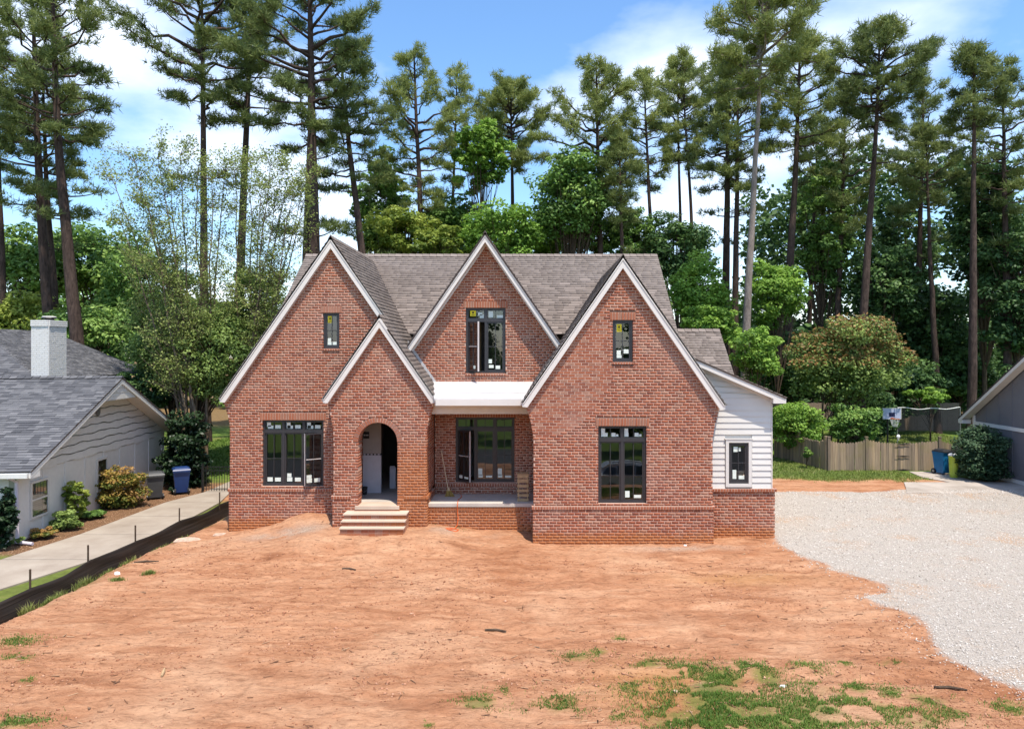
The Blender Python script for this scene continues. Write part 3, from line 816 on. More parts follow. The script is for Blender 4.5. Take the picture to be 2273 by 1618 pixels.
# --- roofs
SHL = []     # shingles: quad corners (4 top), butt, rnd, roof part
def roof(name, E, u, v, L, span, mat, parent, expo=0.14, tab=0.30, deck_th=0.035, deck='ridge_dark', keep=SHL):
    """E: point on the eave line, u along it, v unit vector up the slope, L slope length, span(s)->(a,b) along u at slope distance s"""
    E = np.array(E, float); u = np.array(u, float); v = np.array(v, float)
    n = np.cross(u, v); n /= np.linalg.norm(n)
    if n[2] < 0: n = -n
    dk = MB(); st = L / max(1, math.ceil(L / 0.5)); s = 0
    while s < L - 1e-6:
        a0, b0 = span(s + 1e-4); a1, b1 = span(min(s + st, L) - 1e-4)
        if b0 - a0 > 0.02:
            q = [E + u * a0 + v * s, E + u * b0 + v * s, E + u * b1 + v * (s + st), E + u * a1 + v * (s + st)]
            dk.prism([p - n * 0.004 for p in q], -n * deck_th)
        s += st
    part = dk.build(name, deck, parent)
    k = 0; s = -0.02
    while s < L:
        a, b = span(min(max(s + expo / 2, 0.0), L))
        x = a - random.random() * tab
        while x < b:
            w = tab * random.choice((0.55, 0.8, 1.0, 1.25))
            p, q = max(x, a), min(x + w - 0.004, b)
            if q - p > 0.02:
                th = random.choice((0.014, 0.016, 0.026)); e2 = min(s + expo, L) + 0.01
                c0 = E + u * p + v * s; c1 = E + u * q + v * s; c2 = E + u * q + v * e2; c3 = E + u * p + v * e2
                keep.append((c0 + n * th, c1 + n * th, c2 + n * 0.003, c3 + n * 0.003, c0 - n * 0.002, c1 - n * 0.002, random.random(), part))
            x += w
        s += expo
    return part
def flush_shingles(L, root, mat, nsingle=300):
    def size(t):
        c = (t[0] + t[2]) / 2 - np.array([0, 0, H]); d = np.linalg.norm(c)
        nn = np.cross(t[1] - t[0], t[3] - t[0])
        fac = abs(np.dot(nn, c)) / d ** 3
        px = VX + c[0] * F / max(c[1], .1)
        return fac if (0 < px < 2273 and np.dot(nn, c) < 0) else 0
    for i in range(len(L)):                # winding so that normals point up
        nn = np.cross(L[i][1] - L[i][0], L[i][3] - L[i][0])
        if nn[2] < 0:
            t = L[i]; L[i] = (t[1], t[0], t[3], t[2], t[5], t[4], t[6], t[7])
    order = sorted(range(len(L)), key=lambda i: -size(L[i]))
    one = set(order[:nsingle])
    fs = [(0, 1, 2, 3), (4, 5, 1, 0), (0, 3, 4), (1, 5, 2)]
    V, F4, F3, R4, R3 = [], [], [], [], []
    for i, t in enumerate(L):
        if i in one:
            q = MB(); o = (t[0] + t[1]) / 2
            q.add([p - o for p in t[:6]], fs, t[6])
            put('shingle', q.mesh('shingle', mat), t[7], o)
        else:
            o = len(V); V += list(t[:6])
            F4 += [(o, o + 1, o + 2, o + 3), (o + 4, o + 5, o + 1, o)]; F3 += [(o, o + 3, o + 4), (o + 1, o + 5, o + 2)]
            R4 += [t[6]] * 2; R3 += [t[6]] * 2
    put('shingle_courses', mesh_np('shingle_courses', np.array(V), [np.array(F4), np.array(F3)], mat, {'rnd': R4 + R3}), root, kind='stuff')
def slope_v(dx, dz):
    q = np.array([dx[0], dx[1], dz], float); return q / np.linalg.norm(q)
cs = math.sqrt(1 + SL * SL)
MR_Y, MR_Z, MS = 26.0, H + 3.51, 0.80       # main ridge
def meet(z): return MR_Y - (MR_Z - z) / MS  # where the main front slope has the height z
RK = 0.16                                    # rake overhang
def gable_roof(name, A, hw_l, hw_r, y0, yend, front=None, which='both'):
    """both slopes of a gable with ridge over A running back from y0; yend(z) = where it dies into the main roof"""
    ax, az = A
    for sgn, hw in ((-1, hw_l), (1, hw_r)):
        if which == 'r' and sgn < 0: continue
        if which == 'l' and sgn > 0: continue
        E = (ax + sgn * hw, 0, az - SL * hw); v = slope_v((-sgn, 0), SL); L = hw * cs
        def span(s, E=E, sgn=sgn, hw=hw):
            z = E[2] + s * SL / cs
            f = y0 if front is None else front(z, sgn)
            return (f, max(yend(z), f + 0.05))
        roof(name, E, (0, 1, 0), v, L, span, 'shingle_taupe', house)
gable_roof('gable_roof', RG_A, 2.66, 2.70, DR - RK, lambda z: max(meet(z), 22.0) + 0.25)
gable_roof('gable_roof', LG_A, 3.17, 3.137, DL - RK, lambda z: max(meet(z), 22.0) + 0.25,
           front=lambda z, s: (DE - RK if (s > 0 and z < EN_A[1] - 0.02) else DL - RK))
gable_roof('entry_roof', EN_A, 1.547, 1.5, DE - RK, lambda z: DL + 0.02, which='l')
gable_roof('dormer_roof', DO_A, 2.5, 2.5, DD - 0.40, lambda z: max(meet(z), 22.0) + 0.25)
roof('main_roof', (-8.25, 22.3, MR_Z - (MR_Y - 22.3) * MS), (1, 0, 0), slope_v((0, 1), MS), (MR_Y - 22.3) * math.sqrt(1 + MS * MS), lambda s: (0, 12.85), 'shingle_taupe', house)
roof('main_roof', (-8.25, 31.6, MR_Z - 5.6 * MS), (1, 0, 0), slope_v((0, -1), MS), 5.6 * math.sqrt(1 + MS * MS), lambda s: (0, 12.85), 'shingle_taupe', house, expo=0.3, tab=0.6)
# wing: low slope falling to the right, and the rear block behind it
WS = 0.43
WA = (3.2, H - 1.30 + WS * (6.80 - 3.2))
roof('wing_roof', (6.80, 0, H - 1.23), (0, 1, 0), slope_v((-1, 0), WS), 2.6 * math.sqrt(1 + WS * WS), lambda s: (DW - 0.33, 24.0), 'shingle_taupe', house)
BR_Z = H + 0.774
roof('rear_roof', (4.3, 23.3, BR_Z - 2.7 * 0.85), (1, 0, 0), slope_v((0, 1), 0.85), 2.7 * math.sqrt(1 + 0.85 ** 2), lambda s: (0, 2.58), 'shingle_taupe', house)
roof('rear_roof', (4.3, 30.0, BR_Z - 4.0 * 0.85), (1, 0, 0), slope_v((0, -1), 0.85), 4.0 * math.sqrt(1 + 0.85 ** 2), lambda s: (0, 2.58), 'shingle_taupe', house, expo=0.3, tab=0.6)
flush_shingles(SHL, house, 'shingle_taupe')
def ridge(p, q, mat='ridge_dark', cap='shingle_taupe', w=0.13, root=house, sl=0.8):
    p = np.array(p, float); q = np.array(q, float); d = (q - p) / np.linalg.norm(q - p)
    s = np.cross(d, ZE); s /= np.linalg.norm(s)
    m = MB(); t = 0.035
    m.prism([p - s * w - ZE * (w * sl - t * 0.4), p + ZE * t, p + s * w - ZE * (w * sl - t * 0.4)], q - p); a = m.build('ridge_vent', mat, root)
    m = MB(); L = np.linalg.norm(q - p); k = int(L / 0.25)
    for i in range(k):
        c0 = p + d * (L * i / k); c1 = p + d * (L * (i + 1) / k - 0.01)
        ww = w * 0.96
        m.add([c0 - s * ww - ZE * (ww * sl - 0.045), c0 + ZE * 0.06, c0 + s * ww - ZE * (ww * sl - 0.045), c1 - s * ww - ZE * (ww * sl - 0.03), c1 + ZE * 0.048, c1 + s * ww - ZE * (ww * sl - 0.03)],
              [(0, 1, 4, 3), (1, 2, 5, 4), (0, 2, 1)])
    m.build('ridge_cap', cap, a)
ridge((-8.25, MR_Y, MR_Z), (4.6, MR_Y, MR_Z))
ridge((LG_A[0], DL - RK, LG_A[1]), (LG_A[0], meet(LG_A[1]), LG_A[1]), sl=SL, w=0.075)
ridge((RG_A[0], DR - RK, RG_A[1]), (RG_A[0], meet(RG_A[1]), RG_A[1]), sl=SL, w=0.055)
ridge((EN_A[0], DE - RK, EN_A[1]), (EN_A[0], DL, EN_A[1]), sl=SL, w=0.055)
ridge((DO_A[0], DD - 0.4, DO_A[1]), (DO_A[0], meet(DO_A[1]), DO_A[1]), sl=SL, w=0.055)
ridge((4.3, 26.0, BR_Z), (6.88, 26.0, BR_Z))

# --- rakes, fascias, soffits
def rake(ax, az, hw, sgn, y0, y1, vh=0.315, tail_cut=0.10, top=0.012, mat='trim_white', name='rake_board'):
    xe, ze = ax + sgn * hw, az - SL * hw
    az, ze = az - top, ze - top
    poly = [(ax, y0, az), (xe, y0, ze), (xe - sgn * 0.02, y0, ze - tail_cut), (xe - sgn * (vh - tail_cut) / SL * 1.0, y0, ze - tail_cut * 1.15), (ax, y0, az - vh)]
    m = MB(); m.prism(poly, (0, y1 - y0, 0)); a = m.build(name, mat, house)
    m = MB(); n = 0.10   # narrow shadow moulding along the top
    poly = [(ax, y0 - 0.02, az + 0.0), (xe + sgn * 0.012, y0 - 0.02, ze), (xe + sgn * 0.012 - sgn * n / SL * 0.9, y0 - 0.02, ze - 0.02), (ax, y0 - 0.02, az - n)]
    m.prism(poly, (0, 0.018, 0)); m.build('drip_moulding', mat, a)
    return a
for s_ in (-1, 1):
    rake(RG_A[0], RG_A[1], 2.66 if s_ < 0 else 2.70, s_, DR - RK + 0.02, DR + 0.05)
    rake(DO_A[0], DO_A[1], 2.42, s_, DD - 0.37, DD - 0.30, vh=0.255)
    m = MB()
    xe, ze = DO_A[0] + s_ * 2.42, DO_A[1] - SL * 2.42
    m.prism([(DO_A[0], DD - 0.30, DO_A[1] - 0.255), (xe, DD - 0.30, ze - 0.255), (xe, DD - 0.30, ze - 0.22), (DO_A[0], DD - 0.30, DO_A[1] - 0.22)], (0, 0.30, 0))
    m.build('soffit', 'soffit', house)
    m = MB()
    m.prism([(DO_A[0], DD - 0.03, DO_A[1] - 0.257), (xe, DD - 0.03, ze - 0.257), (xe, DD - 0.03, ze - 0.33), (DO_A[0], DD - 0.03, DO_A[1] - 0.33)], (0, 0.03, 0))
    m.build('frieze_board', 'trim_white', house)
    rake(EN_A[0], EN_A[1], 1.547, s_, DE - RK + 0.02, DE + 0.05, vh=0.30)
rake(LG_A[0], LG_A[1], 3.17, -1, DL - RK + 0.02, DL + 0.05)
rake(LG_A[0], LG_A[1], 1.60, 1, DL - RK + 0.02, DL + 0.05)
# wing rake: sloping board, boxed return, soffit, frieze
m = MB(); zt = H - 1.24
def wz(x): return H - 1.24 + WS * (6.80 - x)
m.prism([(4.3, DW - 0.31, wz(4.3)), (6.80, DW - 0.31, zt), (6.80, DW - 0.31, zt - 0.15), (6.46, DW - 0.31, zt - 0.15), (6.46, DW - 0.31, wz(6.46) - 0.17), (4.3, DW - 0.31, wz(4.3) - 0.17)], (0, 0.05, 0))
m.build('rake_board', 'trim_white', house)
m = MB(); m.box(6.47, 6.80, DW - 0.258, 24.0, zt - 0.15, zt - 0.012); m.build('fascia', 'trim_white', house)
m = MB(); m.prism([(4.3, DW - 0.26, wz(4.3) - 0.10), (6.47, DW - 0.26, wz(6.47) - 0.10), (6.47, DW - 0.26, wz(6.47) - 0.13), (4.3, DW - 0.26, wz(4.3) - 0.13)], (0, 0.26, 0)); m.build('soffit', 'soffit', house)
m = MB(); m.prism([(4.6, DW - 0.035, wz(4.6) - 0.135), (6.50, DW - 0.035, wz(6.5) - 0.135), (6.50, DW - 0.035, wz(6.5) - 0.24), (4.6, DW - 0.035, wz(4.6) - 0.24)], (0, 0.03, 0)); m.build('frieze_board', 'siding_white', house)
# wing siding boards
m = MB(); m.box(4.6, W_W[0], DW + 0.03, DW + 0.2, WB - 0.02, H - 1.3); m.box(W_W[1], 6.495, DW + 0.03, DW + 0.2, WB - 0.02, H - 1.3)
m.box(W_W[0], W_W[1], DW + 0.03, DW + 0.2, WB - 0.02, W_W[2]); m.box(W_W[0], W_W[1], DW + 0.03, DW + 0.2, W_W[3], H - 1.3); m.build('wing_sheathing', 'siding_white', house)
m = MB(); m.box(6.42, 6.495, DW + 0.2, 28.0, WB - 0.02, H - 1.4); m.build('wing_side', 'siding_white', house)
m = MB(); m.prism([(4.6, DW + 0.03, H - 1.31), (6.49, DW + 0.03, H - 1.31), (6.49, DW + 0.03, wz(6.49) - 0.12), (4.6, DW + 0.03, wz(4.6) - 0.12)], (0, 0.1, 0)); m.build('wing_sheathing', 'siding_white', house)
z = WB - 0.01; k = 0
while z < H - 0.4:
    z2 = z + 0.163
    xr = min(6.505, 6.80 - (z + 0.20 - (H - 1.24)) / WS)
    if xr < 4.7: break
    spans = [(4.6, xr)]
    w0, w1 = W_W[0] - 0.1, W_W[1] + 0.1
    if z2 > W_W[2] - 0.02 and z < W_W[3] + 0.10: spans = [(4.6, w0), (w1, xr)]
    for a, b in spans:
        zr_ = max(z + 0.03, min(z2 + 0.02, wz(b) - 0.14)); q = MB(); q.add([(a, DW - 0.022, z), (b, DW - 0.022, z), (b, DW + 0.03, z), (a, DW + 0.03, z), (a, DW + 0.004, z2 + 0.02), (b, DW + 0.004, zr_), (b, DW + 0.03, zr_), (a, DW + 0.03, z2 + 0.02)], BOXF)
        q.build('siding_board', 'siding_white', house)
    z = z2
m = MB(); m.box(6.505, 6.53, DW - 0.028, DW + 0.1, WB, H - 1.42); m.build('corner_board', 'trim_white', house)

# --- porch roof, beam, ceiling, floor
m = MB()
pz0, pz1 = H - 1.262, H - 0.88
yb0, yb1 = 18.98, DD + 0.02
m.prism([(-2.60, yb0, pz0), (-0.21, yb0, pz0), (0.15, yb1, pz1), (-2.95, yb1, pz1)], (0, 0, -0.05)); pr = m.build('porch_roof', 'membrane', house)
for k, f in enumerate((0.30, 0.62)):      # overlapping membrane sheets
    m = MB(); ya = yb0 + (yb1 - yb0) * f; za = pz0 + (pz1 - pz0) * f
    m.prism([(-2.60 - 0.35 * f, ya, za + 0.005), (-0.21 + 0.36 * f, ya + 0.03 * (k - 0.5), za + 0.005), (0.14, yb1 - 0.02, pz1 + 0.004), (-2.94, yb1 - 0.02, pz1 + 0.004)], (0, 0, -0.003)); m.build('membrane_sheet', 'membrane', pr)
m = MB(); m.box(-2.56, -0.20, 18.95, 19.03, H - 1.445, H - 1.275); m.build('fascia', 'trim_white', house)
m = MB(); m.box(-2.60, -0.14, 19.03, 19.95, H - 1.44, H - 1.41); m.build('soffit', 'soffit', house)
m = MB(); m.box(-2.86, 0.04, 19.66, 19.9, H - 1.73, H - 1.445); m.build('porch_beam', 'soffit', house)
m = MB(); m.box(-2.87, 0.05, 19.9, DP, H - 1.70, H - 1.66); m.build('porch_ceiling', 'soffit', house)
m = MB(); m.box(-2.872, 0.046, PF - 0.03, DP, FLOOR - 0.09, FLOOR); m.build('porch_floor', 'concrete', house)
# step flashing where the dormer meets the left roof
def lroof(x): return EN_ZE + SL * (EN_ER - x)
for i in range(8):
    x0 = -3.60 + i * 0.115; x1 = x0 + 0.12
    m = MB(); m.prism([(x0, DD - 0.015, lroof(x0) - 0.02), (x0, DD - 0.015, lroof(x0) + 0.15), (x1, DD - 0.015, lroof(x1) + 0.13), (x1, DD - 0.015, lroof(x1) - 0.02)], (0, 0.012, 0)); m.build('flashing', 'membrane', house)

# --- entry: floor, steps, vestibule
m = MB(); m.box(AC - 0.60, AC + 0.60, DE - 0.10, DE + 0.45, FLOOR - 0.09, FLOOR); m.build('entry_sill', 'step_cap', house)
m = MB(); m.box(-5.2, -3.08, DE + 0.45, 25.0, FLOOR - 0.1, FLOOR - 0.004); m.build('entry_floor', 'concrete', house)
steps = MB(); steps.box(-5.0, -3.42, DE - 0.02, DE, -0.4, FLOOR - 0.1); st_o = steps.build('entry_steps', 'mortar', house)
sx0, sx1 = -5.02, -3.36
prof = [(FLOOR - 0.135, DE - 0.45), (FLOOR - 0.275, DE - 0.65), (FLOOR - 0.415, DE - 0.85)]
for i, (zt_, yf) in enumerate(prof):
    m = MB(); m.box(sx0, sx1, yf + 0.02, DE - 0.03, zt_ - 0.14 if i < 2 else -0.4, zt_ - 0.03); m.build('riser', 'mortar', st_o)
    nb = 9; stp = (sx1 - sx0) / nb
    for k in range(nb):
        for c in range(1):
            q = MB(); q.box(sx0 + stp * k + 0.006, sx0 + stp * (k + 1) - 0.006, yf + 0.008, yf + 0.1, zt_ - 0.128, zt_ - 0.04, random.uniform(0.3, 1.0)); q.build('riser_brick', 'brick', st_o)
            if i == 2:
                q = MB(); q.box(sx0 + stp * k + 0.006, sx0 + stp * (k + 1) - 0.006, yf + 0.008, yf + 0.1, zt_ - 0.235, zt_ - 0.145, random.uniform(0.3, 1.0)); q.build('riser_brick', 'brick', st_o)
    m = MB(); m.box(sx0 - 0.02, sx1 + 0.02, yf - 0.02, (yf + 0.24) if i else DE - 0.03, zt_ - 0.032, zt_); m.build('tread', 'step_cap', st_o)
m = MB(); m.box(AC - 0.62, AC + 0.62, DE - 0.09, DE - 0.03, FLOOR - 0.30, FLOOR - 0.09); m.build('riser', 'brick', st_o)
# vestibule walls
def room_part(name, mat, *b):
    q = MB(); q.box(*b); return q.build(name, mat, house)
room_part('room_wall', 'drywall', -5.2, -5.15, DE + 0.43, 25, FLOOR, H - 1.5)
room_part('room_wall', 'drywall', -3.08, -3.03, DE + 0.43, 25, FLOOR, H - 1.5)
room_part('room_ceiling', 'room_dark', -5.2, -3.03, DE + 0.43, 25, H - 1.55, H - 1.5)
yw = 21.15
room_part('wrapped_wall', 'house_wrap', -5.02, -4.48, yw, yw + 0.12, FLOOR, FLOOR + 1.12)
room_part('wrapped_wall', 'drywall', -5.02, -4.48, yw, yw + 0.12, FLOOR + 1.17, H - 1.55)
room_part('wrap_band', 'ink', -5.02, -4.48, yw + 0.004, yw + 0.12, FLOOR + 1.12, FLOOR + 1.17)
for i in range(5):
    room_part('wrap_mark', 'house_wrap', -5.0 + i * 0.105, -4.94 + i * 0.105, yw - 0.004, yw + 0.004, FLOOR + 1.13, FLOOR + 1.16)
sg = room_part('wall_sign', 'ink', -5.01, -4.83, yw - 0.012, yw, FLOOR + 1.62, FLOOR + 1.82)
for i in range(3):
    q = MB(); q.box(-4.985 + 0.05 * i, -4.955 + 0.05 * i, yw - 0.016, yw - 0.0125, FLOOR + 1.70, FLOOR + 1.74); q.build('sign_mark', 'house_wrap', sg)
room_part('door_jamb', 'deck_wood', -3.50, -3.42, yw + 0.2, yw + 0.35, FLOOR, H - 1.55)
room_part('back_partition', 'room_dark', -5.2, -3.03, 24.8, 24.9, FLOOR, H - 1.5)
# rooms behind the windows
for (x0, x1, y0, y1, z0, z1) in ((0.3, 4.6, DR + 0.3, 23.5, 0.6, H - 1.2), (-8.4, -5.3, DL + 0.3, 24.5, 0.6, H - 1.4), (-2.8, 0.0, DP + 0.3, 25, 0.7, H - 1.4)):
    room_part('room_floor', 'deck_wood', x0, x1, y0, y1, z0 - 0.05, z0)
    room_part('room_wall', 'drywall', x0, x1, y1 - 0.05, y1, z0, z1)
    room_part('room_ceiling', 'drywall', x0, x1, y0, y1, z1, z1 + 0.05)
    room_part('room_wall', 'drywall', x0 - 0.05, x0, y0, y1, z0, z1)
    room_part('room_wall', 'drywall', x1, x1 + 0.05, y0, y1, z0, z1)
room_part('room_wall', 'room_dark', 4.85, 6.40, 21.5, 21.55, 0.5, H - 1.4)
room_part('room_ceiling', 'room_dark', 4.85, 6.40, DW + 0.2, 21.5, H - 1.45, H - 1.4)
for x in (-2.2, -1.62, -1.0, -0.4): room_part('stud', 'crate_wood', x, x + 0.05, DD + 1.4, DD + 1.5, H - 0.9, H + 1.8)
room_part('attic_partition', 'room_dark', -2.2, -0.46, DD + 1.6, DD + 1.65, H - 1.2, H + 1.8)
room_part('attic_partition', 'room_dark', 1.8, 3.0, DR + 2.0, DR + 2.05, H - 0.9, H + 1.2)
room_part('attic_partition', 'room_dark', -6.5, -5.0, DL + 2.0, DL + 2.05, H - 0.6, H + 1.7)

# --- windows
def window(w, d, lites, transom=None, grid=None, rec=0.075, name='window', open_lite=None, open_deg=0, hinge='r', stickers=(), tilt=0.0, fw=0.055, mr=1):
    x0, x1, z0, z1 = w; y = d + rec
    f = MB()
    f.box(x0, x0 + fw, y, y + 0.09, z0, z1); f.box(x1 - fw, x1, y, y + 0.09, z0, z1)
    f.box(x0 + fw, x1 - fw, y, y + 0.09, z1 - fw, z1); f.box(x0 + fw, x1 - fw, y, y + 0.09, z0, z0 + fw)
    cuts = [x0 + (x1 - x0) * i / lites for i in range(lites + 1)]
    for c in cuts[1:-1]: f.box(c - fw * 0.6, c + fw * 0.6, y - 0.004, y + 0.085, z0 + fw, z1 - fw)
    rows = [(z0, z1)]
    if transom is not None:
        f.box(x0 + fw, x1 - fw, y - 0.008, y + 0.08, transom - 0.045, transom + 0.045); rows = [(z0, transom - 0.045 + fw), (transom + 0.045 - fw, z1)]
    fr = f.build(name, 'frame_dark', house)
    for r_, (a, b) in enumerate(rows):
        for i in range(lites):
            l, rr = cuts[i] + (fw if i == 0 else fw * 0.6), cuts[i + 1] - (fw if i == lites - 1 else fw * 0.6)
            bz, tz = a + fw, b - fw
            sw = 0.038 if r_ == 0 else 0.022
            ys = y + 0.02
            is_open = (r_ == 0 and open_lite == i)
            hx = l if hinge == 'l' else rr
            ox, oy, oz = (hx, ys, bz) if is_open else ((l + rr) / 2, ys, (bz + tz) / 2)
            def mk(nm, mb, mat, par):
                o = bpy.data.objects.new(nm, mb.mesh(nm, mat)); return o
            sash = MB(); L_, R_, B_, T_ = l - ox, rr - ox, bz - oz, tz - oz
            sash.box(L_, L_ + sw, 0, 0.045, B_, T_); sash.box(R_ - sw, R_, 0, 0.045, B_, T_)
            sash.box(L_ + sw, R_ - sw, 0, 0.045, T_ - sw, T_); sash.box(L_ + sw, R_ - sw, 0, 0.045, B_, B_ + sw)
            items = [('sash', sash, 'frame_dark')]
            gp = MB(); gl, gr_, gb, gt = L_ + sw - 0.004, R_ - sw + 0.004, B_ + sw - 0.004, T_ - sw + 0.004
            tl = math.tan(R(tilt)) * (gt - gb)
            gp.add([(gl, 0.022, gb), (gr_, 0.022, gb), (gr_, 0.022 + tl, gt), (gl, 0.022 + tl, gt)], [(0, 1, 2, 3)])
            items.append(('pane', gp, 'glass'))
            mu = MB(); cx = (L_ + R_) / 2
            mu.box(cx - 0.009, cx + 0.009, 0.004, 0.02, gb, gt); items.append(('muntin', mu, 'frame_dark'))
            if r_ == 0 and mr:
                mu = MB(); cz = (B_ + T_) / 2
                mu.box(gl, gr_, 0.002, 0.0195, cz - 0.009, cz + 0.009); items.append(('muntin', mu, 'frame_edge' if is_open else 'frame_dark'))  # open sash: light catching the bar put into a paler colour
            if is_open:
                ed = MB(); fx_ = (R_ if hinge == 'l' else L_)
                ed.box(fx_ - 0.004, fx_ + 0.004, -0.003, 0.048, B_, T_); items.append(('sash_edge', ed, 'frame_edge'))
            for (rr2, ii, sx, sz, sw_, sh_, mt) in stickers:
                if rr2 == r_ and ii == i:
                    st_ = MB(); W_, Hh = gr_ - gl, gt - gb
                    a0, b0 = gl + sx * W_, gb + sz * Hh
                    st_.box(a0, a0 + sw_, 0.0215 - 0.004, 0.0215 - 0.001, b0, b0 + sh_); items.append(('sticker', st_, mt))
                    if mt == 'sticker_yellow':
                        for (p0, p1, q0, q1) in ((0.35, 0.62, 0.45, 0.8), (0.25, 0.75, 0.14, 0.24)):
                            k_ = MB(); k_.box(a0 + sw_ * p0, a0 + sw_ * p1, 0.0215 - 0.006, 0.0215 - 0.0042, b0 + sh_ * q0, b0 + sh_ * q1); items.append(('sticker_print', k_, 'ink'))
            for nm, mb, mt in items:
                o = bpy.data.objects.new(nm, mb.mesh(nm, mt)); o.location = (ox, oy - (0.012 if is_open else 0), oz)
                if is_open: o.rotation_euler = (0, 0, R(open_deg))
                link(o, fr)
    return fr
def pale(row, lite, *spots):
    return [(row, lite, a, b, c, e, 'sticker_pale') for (a, b, c, e) in spots]
S_ = []
for i in range(3):
    S_ += pale(1, i, (0.06, 0.35 if i == 0 else 0.1, 0.11, 0.18 if i == 0 else 0.22), (0.10, 0.06, 0.16, 0.09), (0.56, 0.08, 0.16, 0.10))
    S_ += pale(0, i, (0.05, 0.03, 0.15, 0.12), (0.55, 0.03, 0.17, 0.11))
S_ += pale(0, 1, (0.06, 0.11, 0.12, 0.12)) + pale(0, 2, (0.05, 0.12, 0.14, 0.09))
window(W_L, DL, 3, H - 2.301, stickers=S_, open_lite=2, open_deg=32, hinge='r', tilt=1.2)
S_ = []
for i in range(2):
    S_ += pale(1, i, (0.03, 0.5, 0.10, 0.14), (0.03, 0.08, 0.17 if i == 0 else 0.11, 0.10), (0.56, 0.08, 0.11, 0.10), (0.80, 0.09, 0.06, 0.06))
S_ += pale(0, 1, (0.04, 0.04, 0.12, 0.17), (0.53, 0.03, 0.19, 0.08))
window(W_R, DR, 2, H - 2.347, stickers=S_, tilt=1.15, mr=0)
S_ = []
for i in range(3): S_ += pale(0, i, (0.05, 0.03, 0.13, 0.09)) + (pale(0, i, (0.04, 0.08, 0.12, 0.2)) if i else []) + pale(0, i, (0.55, 0.03, 0.18, 0.06))
window(W_P, DP, 3, H - 2.29, stickers=S_, open_lite=0, open_deg=-40, hinge='l', tilt=0.6)
S_ = [(1, 0, 0.10, 0.25, 0.17, 0.17, 'sticker_yellow')] + pale(1, 0, (0.60, 0.35, 0.13, 0.09), (0.72, 0.04, 0.17, 0.10)) + pale(1, 1, (0.06, 0.1, 0.13, 0.18), (0.6, 0.05, 0.2, 0.08))
S_ += pale(0, 1, (0.03, 0.14, 0.10, 0.12), (0.05, 0.04, 0.14, 0.09), (0.50, 0.02, 0.14, 0.10)) + pale(0, 0, (0.5, 0.03, 0.10, 0.09))
window(W_D, DD, 2, H + 0.905, stickers=S_, open_lite=0, open_deg=-50, hinge='l')
S_ = [(0, 0, 0.08, 0.76, 0.13, 0.20, 'sticker_yellow')]
window(W_RS, DR, 1, None, stickers=S_ + pale(0, 0, (0.08, 0.10, 0.11, 0.12), (0.08, 0.01, 0.13, 0.08), (0.6, 0.14, 0.13, 0.11)), rec=0.06)
window(W_LS, DL, 1, None, stickers=S_ + pale(0, 0, (0.08, 0.12, 0.09, 0.10), (0.06, 0.01, 0.14, 0.09), (0.58, 0.01, 0.14, 0.09)), rec=0.06)
window(W_W, DW, 1, None, stickers=pale(0, 0, (0.15, 0.82, 0.12, 0.14), (0.5, 0.84, 0.07, 0.10), (0.08, 0.04, 0.10, 0.24), (0.52, 0.03, 0.16, 0.10)), rec=-0.015)
m = MB()
x0, x1, z0, z1 = W_W; t_ = 0.085
m.box(x0 - t_, x0, DW - 0.045, DW + 0.08, z0 - t_, z1 + t_); m.box(x1, x1 + t_, DW - 0.045, DW + 0.08, z0 - t_, z1 + t_)
m.box(x0, x1, DW - 0.045, DW + 0.08, z1, z1 + t_); m.box(x0, x1, DW - 0.045, DW + 0.08, z0 - t_, z0)
m.box(x0 - t_ - 0.03, x1 + t_ + 0.03, DW - 0.06, DW + 0.02, z1 + t_, z1 + t_ + 0.03)
m.build('window_trim', 'siding_white', house)

# ------------------------------------------------------------------ left neighbour's house
TH = R(5.2); OL = np.array([-14.98, 20.73, -0.52])
UXL = np.array([math.cos(TH), math.sin(TH), 0]); UYL = np.array([-math.sin(TH), math.cos(TH), 0])
def lw(x, y, z): return OL + UXL * x + UYL * y + ZE * z
class ML(MB):
    def add(s, vs, fs, r=None): return MB.add(s, [lw(*v) for v in vs], fs, r)
nb = empty('white_house', OL, 'white board clad neighbour house with blue grey shingle roof and white chimney', 'house')
def lbox(name, mat, *b, parent=nb, smooth=False):
    q = ML(); q.box(*b); return q.build(name, mat, parent)
GW, GE, GR, GSL = 10.0, 2.26, 4.535, 0.455       # gable width, eave height, ridge height, slope
RY = 5.0
gw = ML(); gw.prism([(-0.05, 0, 0), (-0.05, GW, 0), (-0.05, GW, GE + 0.05), (-0.05, RY, GE + 0.05 + GSL * RY), (-0.05, 0, GE + 0.05)], (-0.2, 0, 0)); gw.build('gable_wall', 'metal_grey', nb)  # grey backing: shade in the gaps between siding boards put into its colour
lbox('front_wall', 'white_paint', -9.0, -0.251, 0.0, 0.2, 0, GE)
lbox('back_wall', 'white_paint', -9.0, -0.251, GW - 0.2, GW, 0, GE)
y = 0.0; i = 0
while y < GW - 0.05:                                   # board and batten panels
    w_ = min(1.22, GW - y)
    lbox('wall_panel', 'white_paint', -0.049, 0.0, y + 0.03, y + w_ - 0.03, 0.02, 2.0)
    lbox('batten', 'white_paint', -0.03, 0.025, y - 0.03, y + 0.03, 0.02, 2.0)
    y += w_
lbox('batten', 'white_paint', -0.03, 0.025, GW - 0.04, GW + 0.02, 0.02, 2.3)
k = 0; z = 2.0
